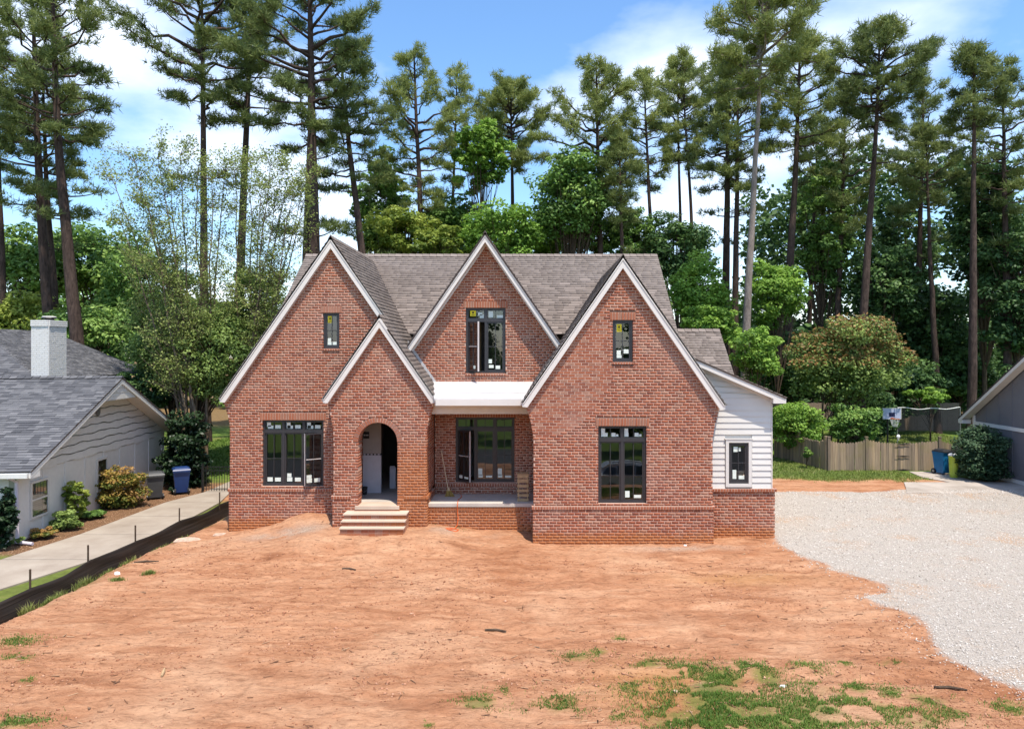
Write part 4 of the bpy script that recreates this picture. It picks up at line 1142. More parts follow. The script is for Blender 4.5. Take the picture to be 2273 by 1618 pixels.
while z < GR - 0.25:                                   # wavy edged siding boards
    z2 = z + 0.265
    def span_y(zz): return (max(0, (zz - GE) / GSL), min(GW, GW - (zz - GE) / GSL))
    a, b = span_y(max(z - 0.02, 0)); c, d = span_y(z2 - 0.02)
    if b - a < 0.3: break
    q = ML(); n_ = max(6, int((b - a) / 0.22)); vs = []; fs = []
    for j in range(n_ + 1):
        f = j / n_; yb = a + (b - a) * f; yt = min(max(yb, c), d)
        wob = 0.022 * math.sin(yb * 3.1 + k * 1.7) + 0.018 * math.sin(yb * 7.3 + k * 4.1) + random.uniform(-.006, .006)
        wob2 = 0.022 * math.sin(yb * 3.1 + (k + 1) * 1.7) + 0.018 * math.sin(yb * 7.3 + (k + 1) * 4.1)
        vs += [(-0.05, yb, z + wob), (0.030, yb, z + wob), (0.024, yt, z2 - 0.034 + wob2)]
    for j in range(n_):
        o = 3 * j; fs += [(o, o + 3, o + 4, o + 1), (o + 1, o + 4, o + 5, o + 2)]
    q.add(vs, fs); q.build('siding_board', 'white_paint', nb); z = z2; k += 1
# roof with overhang 0.6 towards us and along the gable
OV = 0.62
NSH = []
e0 = lw(OV, -0.45, GE - 0.45 * GSL + 0.12)
vv = (UYL + ZE * GSL); vv /= np.linalg.norm(vv)
Lr = (RY + 0.45) * math.sqrt(1 + GSL ** 2)
roof('garage_roof', e0, -UXL, vv, Lr, lambda s: (0, 12.0), 'shingle_slate', nb, expo=0.145, tab=0.34, keep=NSH, deck_th=0.04)
e1 = lw(OV, GW + 0.45, GE - 0.45 * GSL + 0.12)
v2 = (-UYL + ZE * GSL); v2 /= np.linalg.norm(v2)
roof('garage_roof', e1, -UXL, v2, Lr, lambda s: (0, 12.0), 'shingle_slate', nb, expo=0.3, tab=0.6, keep=NSH, deck_th=0.04)
# higher hipped main roof behind
HZ = 6.6
hip_e = lw(-2.45, 5.4, GR + 0.05)
hv = (UYL * 1.0 + ZE * 0.5); hv /= np.linalg.norm(hv)
roof('hip_roof', hip_e, -UXL, hv, 5.2, lambda s: (s * 1.03, 14.0), 'shingle_slate', nb, expo=0.145, tab=0.34, keep=NSH, deck_th=0.04)
hip_s = lw(-2.45, 5.4, GR + 0.05)
hs = (-UXL + ZE * 0.43); hs /= np.linalg.norm(hs)
roof('hip_roof', hip_s, UYL, hs, 5.0, lambda s: (s * 0.785, 9.0), 'shingle_slate', nb, expo=0.145, tab=0.34, keep=NSH, deck_th=0.04)
flush_shingles(NSH, nb, 'shingle_slate')
lbox('main_house_wall', 'white_paint', -14, -3.1, 5.6, 13.5, 0, GR - 0.1)
ridge(lw(OV, RY, GR + 0.13), lw(-5.0, RY, GR + 0.13), mat='rubber', cap='shingle_slate', root=nb, sl=0.45)
# rakes, boxed peak, eave, gutter, downspout
for sgn in (-1, 1):
    ye = RY + sgn * (RY + 0.45); ze = GE - 0.45 * GSL + 0.075; zr = GR + 0.075
    q = ML(); q.prism([(OV - 0.05, RY, zr), (OV - 0.05, ye, ze), (OV - 0.05, ye, ze - 0.16), (OV - 0.05, RY, zr - 0.18)], (0.035, 0, 0)); q.build('rake_board', 'white_paint', nb)
    q = ML(); q.prism([(0.045, RY, zr - 0.12), (0.045, ye, ze - 0.10), (0.045, ye, ze - 0.13), (0.045, RY, zr - 0.15)], (OV - 0.1, 0, 0)); q.build('soffit', 'soffit', nb)
pk = ML(); pk.prism([(OV - 0.09, RY - 1.25, GR + 0.0 - 1.25 * GSL - 0.10), (OV - 0.09, RY + 1.25, GR + 0.0 - 1.25 * GSL - 0.10), (OV - 0.09, RY, GR - 0.07)], (0.03, 0, 0)); pko = pk.build('boxed_peak', 'white_paint', nb)
for j in range(2):
    zz = GR - 0.42 + 0.16 * j; hw_ = (GR - 0.07 - zz) / GSL - 0.1
    q = ML(); q.box(OV - 0.06, OV - 0.052, RY - hw_, RY + hw_, zz, zz + 0.015); q.build('peak_batten', 'soffit', pko)
q = ML(); q.prism([(0.05, RY - 1.25, GR - 0.665), (OV - 0.06, RY - 1.25, GR - 0.665), (OV - 0.06, RY + 1.25, GR - 0.665), (0.05, RY + 1.25, GR - 0.665)], (0, 0, 0.02)); q.build('peak_soffit', 'soffit', pko)
lbox('eave_return', 'white_paint', -0.3, OV - 0.02, -0.42, 0.02, GE - 0.30, GE - 0.06)
lbox('gutter', 'white_paint', -11, OV - 0.05, -0.56, -0.45, GE - 0.27, GE - 0.14)
q = ML(); q.tube([(0.02, -0.5, GE - 0.25), (0.02, -0.10, GE - 0.45), (0.02, -0.06, 0.2), (0.05, -0.12, 0.08), (0.55, -0.25, 0.05)], 0.05, 8); q.build('downspout', 'purple_white', nb)
# gable vent
q = ML()
for sgn in (0, 1):
    pass
ov_ = [(0.052, RY - 0.62 + 0.13 * math.cos(t), 3.52 + 0.19 * math.sin(t)) for t in np.linspace(0, 2 * math.pi, 20, endpoint=False)]
q.prism(ov_, (0.04, 0, 0)); vo = q.build('gable_vent', 'grey_paint', nb)
for j in range(4):
    q = ML(); q.box(0.092, 0.105, RY - 0.71, RY - 0.53, 3.40 + 0.07 * j, 3.425 + 0.07 * j); q.build('louvre', 'metal_grey', vo)
# two wall windows
for (ya, yb, za, zb) in ((0.62, 1.42, 0.62, 1.62), (4.45, 5.05, 0.70, 1.72)):
    q = ML(); f_ = 0.07
    q.box(0.0, 0.05, ya - f_, ya, za - f_, zb + f_); q.box(0.0, 0.05, yb, yb + f_, za - f_, zb + f_); q.box(0.0, 0.05, ya, yb, zb, zb + f_); q.box(0.0, 0.05, ya, yb, za - f_, za)
    q.box(0.004, 0.035, ya, yb, (za + zb) / 2 - 0.025, (za + zb) / 2 + 0.025)
    wf = q.build('window', 'siding_white', nb)
    q = ML(); q.add([(0.03, ya, za), (0.03, yb, za), (0.03, yb, zb), (0.03, ya, zb)], [(0, 1, 2, 3)]); q.build('pane', 'glass', wf)
    for j in range(16):
        zz = za + (zb - za) * (j + 0.5) / 16
        q = ML(); q.box(0.006, 0.012, ya, yb, zz - 0.018, zz + 0.02); q.build('blind_slat', 'blind', wf)
# chimney
ch = MB(); cx0, cx1, cy0, cy1, cz0, cz1 = -18.30, -17.66, 26.0, 26.98, 2.5, 6.236
ch.box(cx0 + .01, cx1 - .01, cy0 + .01, cy1 - .01, cz0, cz1 - 0.02); cho = ch.build('chimney', 'metal_grey', nb)
cnt = 0
z = cz1 - 0.075; row = 0
while z > 3.9:
    for (O_, u_, n_, L_) in ((np.array([cx0, cy0, 0]), X1, YF, cx1 - cx0), (np.array([cx1, cy0, 0]), UY, X1, cy1 - cy0)):
        x = -(0.1 if row % 2 else 0)
        while x < L_:
            a, b = max(x, 0) + 0.004, min(x + 0.2, L_) - 0.004
            if b - a > 0.03:
                pr_ = (0.05 if row < 3 else 0.010) + random.uniform(-.003, .004)
                q = MB(); q.obox(O_ + u_ * (a + b) / 2 + n_ * (pr_ - 0.05) + ZE * (z + 0.0335), u_ * (b - a) / 2, n_ * 0.05, ZE * 0.031)
                q.build('brick', 'white_paint', cho)
            x += 0.2
    z -= 0.075; row += 1
m = MB(); m.lathe([(0.16, cz1 - 0.02), (0.16, cz1 + 0.07), (0.26, cz1 + 0.07), (0.22, cz1 + 0.12), (0.05, cz1 + 0.13)], ((cx0 + cx1) / 2, (cy0 + cy1) / 2, 0), 18); m.build('chimney_cap', 'iron_black', cho)
m = MB(); m.lathe([(0.24, cz1 + 0.125), (0.20, cz1 + 0.15), (0.04, cz1 + 0.16)], ((cx0 + cx1) / 2, (cy0 + cy1) / 2, 0), 18); m.build('cap_lid', 'white_paint', cho)

# ------------------------------------------------------------------ right neighbour's garage
gr = empty('grey_house', (18.6, 27, 0), 'grey board and batten gable end with white trim beside the gravel drive', 'house')
gx0 = 18.6; gy0, gy1 = 18.0, 29.9; gmid = 24.0; ge, gs = 2.42, 0.66
m = MB(); m.prism([(gx0 + 0.05, gy0, 0), (gx0 + 0.05, gy1, 0), (gx0 + 0.05, gy1, ge), (gx0 + 0.05, gmid, ge + gs * (gy1 - gmid)), (gx0 + 0.05, gy0, ge)], (0.2, 0, 0)); m.build('gable_wall', 'grey_paint', gr)
m = MB(); m.box(gx0 + 0.25, 30, gy1 - 0.2, gy1, 0, ge); m.box(gx0 + 0.25, 30, gy0, gy0 + 0.2, 0, ge); m.build('long_walls', 'grey_paint', gr)
y = gy1
while y > gy0 + 0.3:
    for (z0_, z1_) in ((0.18, 2.02), (2.16, None)):
        top = 2.02 if z1_ else ge - 0.1 + gs * (min(gy1 - y, y - gy0 + 0.0) if y - gy0 < gy1 - y else gy1 - y)
        top0 = 2.02 if z1_ else ge - 0.1 + gs * max(0, min(gy1 - (y - 0.78), (y - 0.78) - gy0))
        if min(top, top0) < z0_: top = max(top, z0_); top0 = max(top0, z0_)
        q = MB(); q.prism([(gx0 + 0.05, y - 0.775, z0_), (gx0 + 0.05, y - 0.02, z0_), (gx0 + 0.05, y - 0.02, top), (gx0 + 0.05, y - 0.775, top0)], (-0.045, 0, 0)); q.build('wall_panel', 'grey_paint', gr)
        q = MB(); q.box(gx0 - 0.012, gx0 + 0.04, y - 0.02, y + 0.02, z0_, top); q.build('batten', 'grey_paint', gr)
    y -= 0.795
for (z0_, z1_) in ((2.02, 2.16), (0.0, 0.17)):
    q = MB(); q.box(gx0 - 0.03, gx0 + 0.05, gy0, gy1 + 0.0, z0_, z1_); q.build('band_board', 'white_paint', gr)
q = MB(); q.box(gx0 - 0.035, gx0 + 0.05, gy1 - 0.1, gy1 + 0.03, 0.17, ge - 0.02); q.build('corner_board', 'white_paint', gr)
q = MB(); q.box(gx0 - 0.04, gx0 + 0.05, 25.9, 26.15, 0.0, 0.9); q.build('door_trim', 'white_paint', gr)
RSH = []
for sgn in (1, -1):
    E_ = (gx0 - 0.42, gmid + sgn * (gy1 - gmid + 0.42), ge + 0.1 - gs * 0.42); v_ = slope_v((0, -sgn), gs)
    roof('garage_roof', E_, (1, 0, 0), v_, (gy1 - gmid + 0.42) * math.sqrt(1 + gs * gs), lambda s: (0, 11.5), 'shingle_slate', gr, expo=0.2, tab=0.5, keep=RSH, deck_th=0.04)
    ye, ze, zr = gmid + sgn * (gy1 - gmid + 0.42), ge + 0.08 - gs * 0.42, ge + 0.08 + gs * (gy1 - gmid)
    q = MB(); q.prism([(gx0 - 0.41, gmid, zr), (gx0 - 0.41, ye, ze), (gx0 - 0.41, ye, ze - 0.17), (gx0 - 0.41, gmid, zr - 0.17)], (0.035, 0, 0)); q.build('rake_board', 'trim_white', gr)
    q = MB(); q.prism([(gx0 - 0.37, gmid, zr - 0.09), (gx0 - 0.37, ye, ze - 0.09), (gx0 - 0.37, ye, ze - 0.12), (gx0 - 0.37, gmid, zr - 0.12)], (0.36, 0, 0)); q.build('soffit', 'soffit', gr)
    q = MB(); q.box(gx0 - 0.40, gx0 - 0.05, *sorted((ye, ye - sgn * 0.3)), ze - 0.18, ze - 0.03); q.build('eave_return', 'trim_white', gr)
flush_shingles(RSH, gr, 'shingle_slate', 60)

# ------------------------------------------------------------------ picket fence
fence = empty('picket_fence', (15.5, 30.3, 0), 'weathered grey wooden picket fence with dipping top across the backyard', 'fence')
def zg(x, y): return float(ground_h(x, y))
def fence_run(p, q, posts, h0=1.30, seed=0):
    p = np.array(p, float); q = np.array(q, float); L = np.linalg.norm(q - p); d = (q - p) / L; nn = np.array([-d[1], d[0]])
    if nn[1] > 0: nn = -nn
    n = int(L / 0.122); D3 = np.array([d[0], d[1], 0]); N3 = np.array([nn[0], nn[1], 0])
    pos = sorted(posts)
    for k in range(n):
        s = (k + 0.5) * L / n; c = p + d * s
        seg = [(a, b) for a, b in zip(pos[:-1], pos[1:]) if a <= s <= b]
        dip = 0
        if seg:
            a, b = seg[0]; f = (s - a) / (b - a); dip = -0.13 * math.sin(math.pi * f) ** 0.9
        h = h0 + dip + random.uniform(-0.015, 0.015)
        z0 = zg(*c) + random.uniform(0.0, 0.03)
        m = MB(); w = 0.059 * random.uniform(0.92, 1.04); C = np.array([c[0], c[1], 0]) + N3 * random.uniform(-.008, .022)
        tl = random.uniform(-0.008, 0.008)
        pts = [C - D3 * w + ZE * z0, C + D3 * w + ZE * z0, C + D3 * (w + tl) + ZE * (z0 + h - 0.06), C + D3 * (w * 0.45 + tl) + ZE * (z0 + h), C - D3 * (w * 0.45 - tl) + ZE * (z0 + h), C - D3 * (w - tl) + ZE * (z0 + h - 0.06)]
        m.prism(pts, N3 * 0.02); m.build('picket', 'fence_wood', fence)
    for zz in (0.28, 1.0):
        m = MB(); c = (p + q) / 2; m.obox(np.array([c[0], c[1], zz]) - N3 * 0.03, D3 * L / 2, N3 * 0.018, ZE * 0.045); m.build('rail', 'fence_wood', fence)
    for s in pos:
        c = p + d * s; m = MB(); c3 = np.array([c[0], c[1], 0]) + N3 * 0.02
        m.obox(c3 + ZE * 0.66, D3 * 0.05, N3 * 0.05, ZE * 0.76); m.obox(c3 + ZE * 1.44, D3 * 0.062, N3 * 0.062, ZE * 0.02); m.build('post', 'fence_wood', fence)
fence_run((11.75, 34.2), (12.62, 30.35), [0.0, 1.95, 3.9])
fence_run((12.66, 30.3), (18.4, 30.3), [0.0, 1.60, 4.72, 5.7])
for zz in (1.13, 0.62, 0.05):
    m = MB(); m.prism([(15.48, 30.24, zz), (15.80, 30.24, zz + 0.035), (16.12, 30.24, zz), (15.80, 30.24, zz - 0.035)], (0, -0.015, 0)); m.build('hinge', 'iron_black', fence)
m = MB(); m.lathe([(0.02, 1.30), (0.03, 1.36), (0.06, 1.40), (0.075, 1.46), (0.05, 1.52), (0.01, 1.54)], (15.63, 30.3, 0), 10); m.build('finial', 'litter_white', fence)

# ------------------------------------------------------------------ wheelie bins
def bin_(label, loc, rot, col, lid, w=0.56, dpt=0.62, h=0.98, group='wheeled bins by the white house'):
    root = empty('wheelie_bin', loc, label, 'bin', group)
    c, s = math.cos(rot), math.sin(rot)
    def T(x, y, z): return (loc[0] + c * x - s * y, loc[1] + s * x + c * y, loc[2] + z)
    def frustum(m, a, b, z0, z1, ox=0, oy=0):
        vs = [T(ox - a[0], oy - a[1], z0), T(ox + a[0], oy - a[1], z0), T(ox + a[0], oy + a[1], z0), T(ox - a[0], oy + a[1], z0),
              T(ox - b[0], oy - b[1], z1), T(ox + b[0], oy - b[1], z1), T(ox + b[0], oy + b[1], z1), T(ox - b[0], oy + b[1], z1)]
        m.add(vs, BOXF)
    m = MB(); frustum(m, (w * 0.36, dpt * 0.36), (w * 0.48, dpt * 0.48), 0.06, h * 0.82); frustum(m, (w * 0.50, dpt * 0.50), (w * 0.51, dpt * 0.51), h * 0.82, h * 0.90); m.build('body', col, root)
    m = MB(); frustum(m, (w * 0.53, dpt * 0.55), (w * 0.50, dpt * 0.50), h * 0.905, h * 0.95, 0, -0.02); frustum(m, (w * 0.46, dpt * 0.44), (w * 0.36, dpt * 0.34), h * 0.95, h * 1.0); m.build('lid', lid, root)
    m = MB(); m.tube([T(-w * 0.42, dpt * 0.56, h * 0.88), T(w * 0.42, dpt * 0.56, h * 0.88)], 0.018, 8); m.build('handle', lid, root)
    for sx in (-1, 1):
        m = MB(); m.tube([T(sx * w * 0.34, dpt * 0.42, 0.11), T(sx * w * 0.46, dpt * 0.42, 0.11)], 0.11, 14); wo = m.build('wheel', 'rubber', root)
        m = MB(); m.tube([T(sx * w * 0.462, dpt * 0.42, 0.11), T(sx * w * 0.475, dpt * 0.42, 0.11)], 0.055, 12); m.build('hub', 'metal_grey', wo)
    return root
bin_('dark grey wheelie bin beside the variegated bush', (-14.35, 27.1, -0.50), R(-150), 'bin_grey', 'bin_grey', 0.60, 0.68, 1.0)
bin_('bright blue wheelie bin next to the dark grey bin', (-13.85, 28.1, -0.50), R(-150), 'bin_blue', 'bin_blue', 0.60, 0.68, 1.02)
bin_('teal blue bin with black lid beside the picket fence', (16.95, 29.35, 0.03), R(20), 'bin_teal', 'black_plastic', 0.5, 0.55, 1.02, group='bins by the grey house')
# slim lime container
lc = empty('garden_caddy', (16.95, 28.55, 0.0), 'slim lime green container beside the round hedge bush', 'container')
m = MB(); m.lathe([(0.13, 0.02), (0.15, 0.1), (0.185, 0.86), (0.19, 0.90)], (16.95, 28.55, 0.0), 16); m.build('body', 'bin_lime', lc, smooth=False)
m = MB(); m.lathe([(0.205, 0.90), (0.205, 0.94), (0.15, 0.985), (0.02, 0.995)], (16.95, 28.55, 0.0), 16); m.build('lid', 'litter_white', lc)

# ------------------------------------------------------------------ silt fence
sf = empty('silt_fence', (-10.5, 18, -0.2), 'low black silt fence fabric on stakes along the dirt yard', 'silt fence')
ys = np.linspace(12.6, 25.4, 90); xs = silt_x(ys) + 0.03 * np.sin(ys * 2.1) + 0.015 * np.sin(ys * 5.3)
post_y = [13.2, 15.05, 16.9, 18.8, 20.9, 23.2, 25.2]
V, Fq = [], []
for i, (x, y) in enumerate(zip(xs, ys)):
    zb = zg(x + 0.12, y) - 0.06
    near = min(abs(y - p) for p in post_y)
    top = zb + 0.58 + 0.03 * math.sin(y * 1.9) - 0.05 * min(near, 0.9) ** 0.8
    for j in range(7):
        f = j / 6
        V.append((x + 0.12 * (1 - f) ** 2 + 0.03 * math.sin(y * 3 + f * 5) * math.sin(math.pi * f), y, zb + (top - zb) * f))
n7 = len(ys)
for i in range(n7 - 1):
    for j in range(6):
        a = i * 7 + j; Fq.append((a, a + 1, a + 8, a + 7))
me = mesh_np('fabric', np.array(V), np.array(Fq), 'silt_fabric', smooth=True)
fo = put('fabric', me, sf)
md = fo.modifiers.new('thick', 'SOLIDIFY'); md.thickness = 0.006
for y in post_y:
    x = float(silt_x(y)); zb = zg(x, y)
    m = MB(); m.box(x - 0.055, x - 0.025, y - 0.015, y + 0.015, zb - 0.15, zb + 0.95); m.build('stake', 'bark_brown', sf)

# ------------------------------------------------------------------ iron gate beside the walk
gate = empty('iron_gate', (-12.4, 28.3, -0.5), 'black iron picket gate across the side walk', 'gate')
gx_a, gx_b, gyy, gz0 = -13.1, -10.3, 28.3, -0.47
for zz in (0.08, 0.80, 0.95):
    m = MB(); m.box(gx_a, gx_b, gyy - 0.012, gyy + 0.012, gz0 + zz, gz0 + zz + 0.025); m.build('rail', 'iron_black', gate)
for i in range(27):
    x = gx_a + (gx_b - gx_a) * (i + 0.5) / 27; m = MB(); m.box(x - 0.008, x + 0.008, gyy - 0.011, gyy + 0.009, gz0 + 0.02, gz0 + 0.97); m.build('bar', 'iron_black', gate)
for x in (gx_a, -11.9, gx_b):
    m = MB(); m.box(x - 0.03, x + 0.03, gyy - 0.03, gyy + 0.03, gz0, gz0 + 1.08); m.build('post', 'iron_black', gate)

# ------------------------------------------------------------------ things on the porch
br = empty('broom', (-2.48, 20.75, FLOOR), 'straw broom leaning in the corner of the porch', 'broom')
m = MB(); m.tube([(-2.42, 20.62, FLOOR + 0.2), (-2.66, 20.93, FLOOR + 1.30)], 0.016, 8); m.build('handle', 'broom_wood', br)
m = MB()
for i in range(40):
    a = random.uniform(-1, 1); b = random.uniform(-1, 1)
    m.tube([(-2.42 + a * 0.02, 20.62 + b * 0.012, FLOOR + 0.24), (-2.36 + a * 0.14, 20.6 + b * 0.04, FLOOR + 0.005)], [0.009, 0.007], 4)
m.build('bristles', 'broom_straw', br)
m = MB(); m.lathe([(0.02, 0.27), (0.035, 0.22), (0.04, 0.18)], (-2.41, 20.61, FLOOR), 10); m.build('binding', 'broom_wood', br)
cr = empty('slatted_crate', (-0.25, 20.0, FLOOR), 'tall slatted wooden crate standing on the porch by the right wall', 'crate')
cxa, cxb, cya, cyb = -0.40, -0.085, 19.93, 20.22
for k in range(6):
    z0 = FLOOR + 0.01 + k * 0.13; hgt = 0.072 if k < 4 else 0.10
    m = MB(); m.box(cxa, cxb, cya, cya + 0.018, z0, z0 + hgt); m.build('slat', 'crate_wood', cr)
    m = MB(); m.box(cxa, cxa + 0.018, cya + 0.052, cyb - 0.052, z0, z0 + hgt); m.build('slat', 'crate_wood', cr)
    m = MB(); m.box(cxb - 0.018, cxb, cya + 0.052, cyb - 0.052, z0, z0 + hgt); m.build('slat', 'crate_wood', cr)
for (x, y) in ((cxa + 0.02, cya + 0.02), (cxb - 0.05, cya + 0.02), (cxa + 0.02, cyb - 0.05), (cxb - 0.05, cyb - 0.05)):
    m = MB(); m.box(x, x + 0.03, y, y + 0.03, FLOOR, FLOOR + 0.77); m.build('corner_post', 'crate_wood', cr)
m = MB(); m.box(cxa - .005, cxb + .005, cya - 0.005, cyb, FLOOR + 0.77, FLOOR + 0.785); m.build('top_board', 'crate_wood', cr)
pts = [(-2.08, 20.9, FLOOR + 0.012), (-2.02, 20.5, FLOOR + 0.012), (-2.08, 20.1, FLOOR + 0.012), (-2.05, 19.72, FLOOR + 0.014), (-2.05, 19.63, FLOOR - 0.02), (-2.04, 19.62, FLOOR - 0.3), (-2.02, 19.6, 0.5), (-2.05, 19.55, 0.30)]
for (x, y) in ((-2.10, 19.42), (-2.25, 19.33), (-2.35, 19.36), (-2.2, 19.43), (-1.98, 19.37), (-2.05, 19.29), (-2.3, 19.27)): pts.append((x, y, zg(x, y) + 0.012))
P = np.array(pts); t_ = np.linspace(0, 1, len(P)); tt = np.linspace(0, 1, 90)
PP = np.stack([np.interp(tt, t_, P[:, k]) for k in range(3)], 1)
PP[1:-1] = (PP[:-2] + PP[1:-1] * 2 + PP[2:]) / 4
m = MB(); m.tube(PP, 0.011, 6); m.build('extension_cord', 'cord_orange', label='orange extension cord hanging off the porch edge onto the dirt', cat='cord')
# inside the entry
m = MB(); m.box(-4.36, -4.18, 21.85, 22.05, FLOOR, FLOOR + 0.62); m.add([(-4.36, 21.85, FLOOR + .62), (-4.18, 21.85, FLOOR + .62), (-4.20, 21.80, FLOOR + .70), (-4.34, 21.80, FLOOR + .70)], [(0, 1, 2, 3)]); m.build('carton', 'house_wrap', label='tall pale carton standing in the dark entry hall', cat='carton')
bk = empty('paint_bucket', (-4.93, 20.95, FLOOR), 'small black bucket on the entry floor behind the arch', 'bucket')
m = MB(); m.lathe([(0.075, 0.0), (0.095, 0.2), (0.10, 0.205), (0.10, 0.22), (0.08, 0.22), (0.07, 0.05)], (-4.93, 20.95, FLOOR), 16); m.build('pail', 'black_plastic', bk)
m = MB(); m.tube([(-5.03, 20.95, FLOOR + 0.2), (-5.0, 20.90, FLOOR + 0.11), (-4.93, 20.85, FLOOR + 0.08), (-4.86, 20.90, FLOOR + 0.11), (-4.83, 20.95, FLOOR + 0.2)], 0.005, 6); m.build('handle', 'metal_grey', bk)
m = MB(); m.box(-4.05, -3.2, 22.3, 22.9, FLOOR + 0.32, FLOOR + 0.36); m.box(-4.02, -3.96, 22.32, 22.38, FLOOR, FLOOR + 0.32); m.box(-3.3, -3.24, 22.32, 22.38, FLOOR, FLOOR + 0.32); m.box(-4.02, -3.96, 22.8, 22.86, FLOOR, FLOOR + 0.32); m.box(-3.3, -3.24, 22.8, 22.86, FLOOR, FLOOR + 0.32)
m.build('work_bench', 'crate_wood', label='low wooden work bench in the dark entry hall', cat='bench')

# ------------------------------------------------------------------ basketball hoop and net behind the fence
hoop = empty('basketball_hoop', (18.25, 36.0, 0), 'small basketball hoop with pale blue backboard behind the picket fence', 'basketball hoop')
hc = at(1980, 918, 36.0)
bw, bh = 0.47, 0.28
m = MB(); m.box(hc[0] - bw, hc[0] + bw, 36.0, 36.03, hc[2] - bh, hc[2] + bh); m.build('backboard', 'backboard', hoop)
m = MB(); t_ = 0.022
for (a, b, c, d_) in ((-bw, bw, bh - t_, bh), (-bw, bw, -bh, -bh + t_), (-bw, -bw + t_, -bh + t_, bh - t_), (bw - t_, bw, -bh + t_, bh - t_)): m.box(hc[0] + a, hc[0] + b, 35.993, 35.999, hc[2] + c, hc[2] + d_)
m.build('backboard_border', 'white_paint', hoop)
m = MB(); m.box(hc[0] - 0.15, hc[0] + 0.15, 35.993, 35.999, hc[2] - 0.16, hc[2] + 0.05); m.build('target_square', 'backboard_navy', hoop)
m = MB(); rc = np.array([hc[0], 35.72, hc[2] - 0.24])
m.tube([rc + (0.22 * math.cos(a), 0.22 * math.sin(a), 0) for a in np.linspace(0, 2 * math.pi, 25)], 0.012, 6, cap=False); m.box(hc[0] - .05, hc[0] + .05, 35.93, 35.992, rc[2] - .04, rc[2] + .04); m.build('rim', 'hoop_orange', hoop)
m = MB()
for k in range(12):
    for sg_ in (-1, 1):
        a0 = k * math.pi / 6; pts = [rc + (r_ * math.cos(a0 + sg_ * t * 0.5), r_ * math.sin(a0 + sg_ * t * 0.5), -0.40 * t) for t, r_ in ((0, .22), (.35, .18), (.7, .14), (1, .11))]
        m.tube(pts, 0.008, 4)
m.build('hoop_net', 'net_white', hoop)
m = MB(); m.tube([(hc[0] - 0.05, 36.35, 0), (hc[0] - 0.05, 36.35, hc[2] - 0.25), (hc[0] - 0.05, 36.05, hc[2])], 0.045, 10); m.build('pole', 'iron_black', hoop)
m = MB(); m.box(hc[0] - 0.4, hc[0] + 0.3, 36.2, 36.8, 0.0, 0.14); m.build('base', 'black_plastic', hoop)
bn = empty('backyard_net', (21.5, 39, 0), 'dark sports net hung from a white rope on poles behind the fence', 'net')
pa, pb = at(1992, 905, 39.0), at(2131, 905, 39.0)
zt0, zb0 = pa[2], at(2000, 957, 39.0)[2]
for (x, nm) in ((pa[0], 'pole'), (pb[0], 'pole')):
    m = MB(); m.tube([(x, 39, 0), (x, 39, zt0)], 0.025, 8); m.build(nm, 'metal_grey', bn)
def sagz(f): return zt0 - 0.06 * math.sin(math.pi * f) + 0.035 * math.sin(f * 14)
m = MB(); m.tube([(pa[0] + (pb[0] - pa[0]) * f, 39, sagz(f)) for f in np.linspace(0, 1, 24)], 0.022, 6); m.build('top_rope', 'litter_white', bn)
m = MB()
for f in np.linspace(0, 1, 60):
    x = pa[0] + (pb[0] - pa[0]) * f; m.box(x - 0.006, x + 0.006, 38.995, 39.005, zb0, sagz(f))
for f in np.linspace(0, 1, 24):
    z = zb0 + (zt0 - 0.05 - zb0) * f; m.box(pa[0], pb[0], 38.993, 38.997, z - 0.006, z + 0.006)
m.build('mesh', 'net_black', bn)
# dark plank fence at the far end of that yard
ff = empty('plank_fence', (25, 46, 0), 'dark plank fence at the back of the neighbouring yard', 'fence')
for k in range(90):
    x = 14.0 + k * 0.152; m = MB(); h_ = 1.75 + random.uniform(-.02, .02); m.box(x, x + 0.145, 46.0 + random.uniform(-.01, .01), 46.03, 0, h_); m.build('plank', 'deck_wood', ff)
for z in (0.4, 1.4):
    m = MB(); m.box(14, 27.7, 46.05, 46.1, z, z + .08); m.build('rail', 'deck_wood', ff)

# ------------------------------------------------------------------ parked car in the street behind the camera (seen in the panes)
car = empty('parked_car', (5.05, 4.55, -1.05), 'silver estate car parked by the street, mirrored in the window of the right gable', 'car')
CX, CY, CZ = 5.05, 4.55, -1.05
prof = [(-2.3, 0.32), (-2.32, 0.62), (-2.2, 0.86), (-1.35, 0.98), (-0.75, 1.02), (0.4, 1.03), (1.6, 1.05), (2.15, 1.02), (2.3, 0.78), (2.3, 0.36), (1.85, 0.30), (-1.9, 0.28)]
def cpt(x, y, z): return (CX - x, CY + y, CZ + z)
m = MB(); W2 = 0.92
arch_c = (-1.42, 1.40); ar = 0.40
# body outline with wheel arches cut out
out_ = [(-2.3, 0.32), (-2.32, 0.62), (-2.2, 0.86), (-1.35, 0.98), (-0.75, 1.02), (0.4, 1.03), (1.6, 1.05), (2.15, 1.02), (2.3, 0.78), (2.3, 0.36)]
low = []
for xc in (1.40, -1.42):
    for a in np.linspace(0, math.pi, 9): low.append((xc + ar * math.cos(a), 0.32 + ar * math.sin(a)))
outline = out_ + low
m.prism([cpt(x, -W2, z) for x, z in outline], (0, 2 * W2, 0)); m.build('body', 'car_paint', car)
m = MB(); roofp = [(-0.95, 1.0), (-0.15, 1.50), (0.5, 1.58), (1.5, 1.52), (2.05, 1.22), (2.12, 1.0)]
vs = [cpt(x, -W2 * (0.96 if z < 1.1 else 0.72), z) for x, z in roofp] + [cpt(x, W2 * (0.96 if z < 1.1 else 0.72), z) for x, z in roofp]
n = len(roofp)
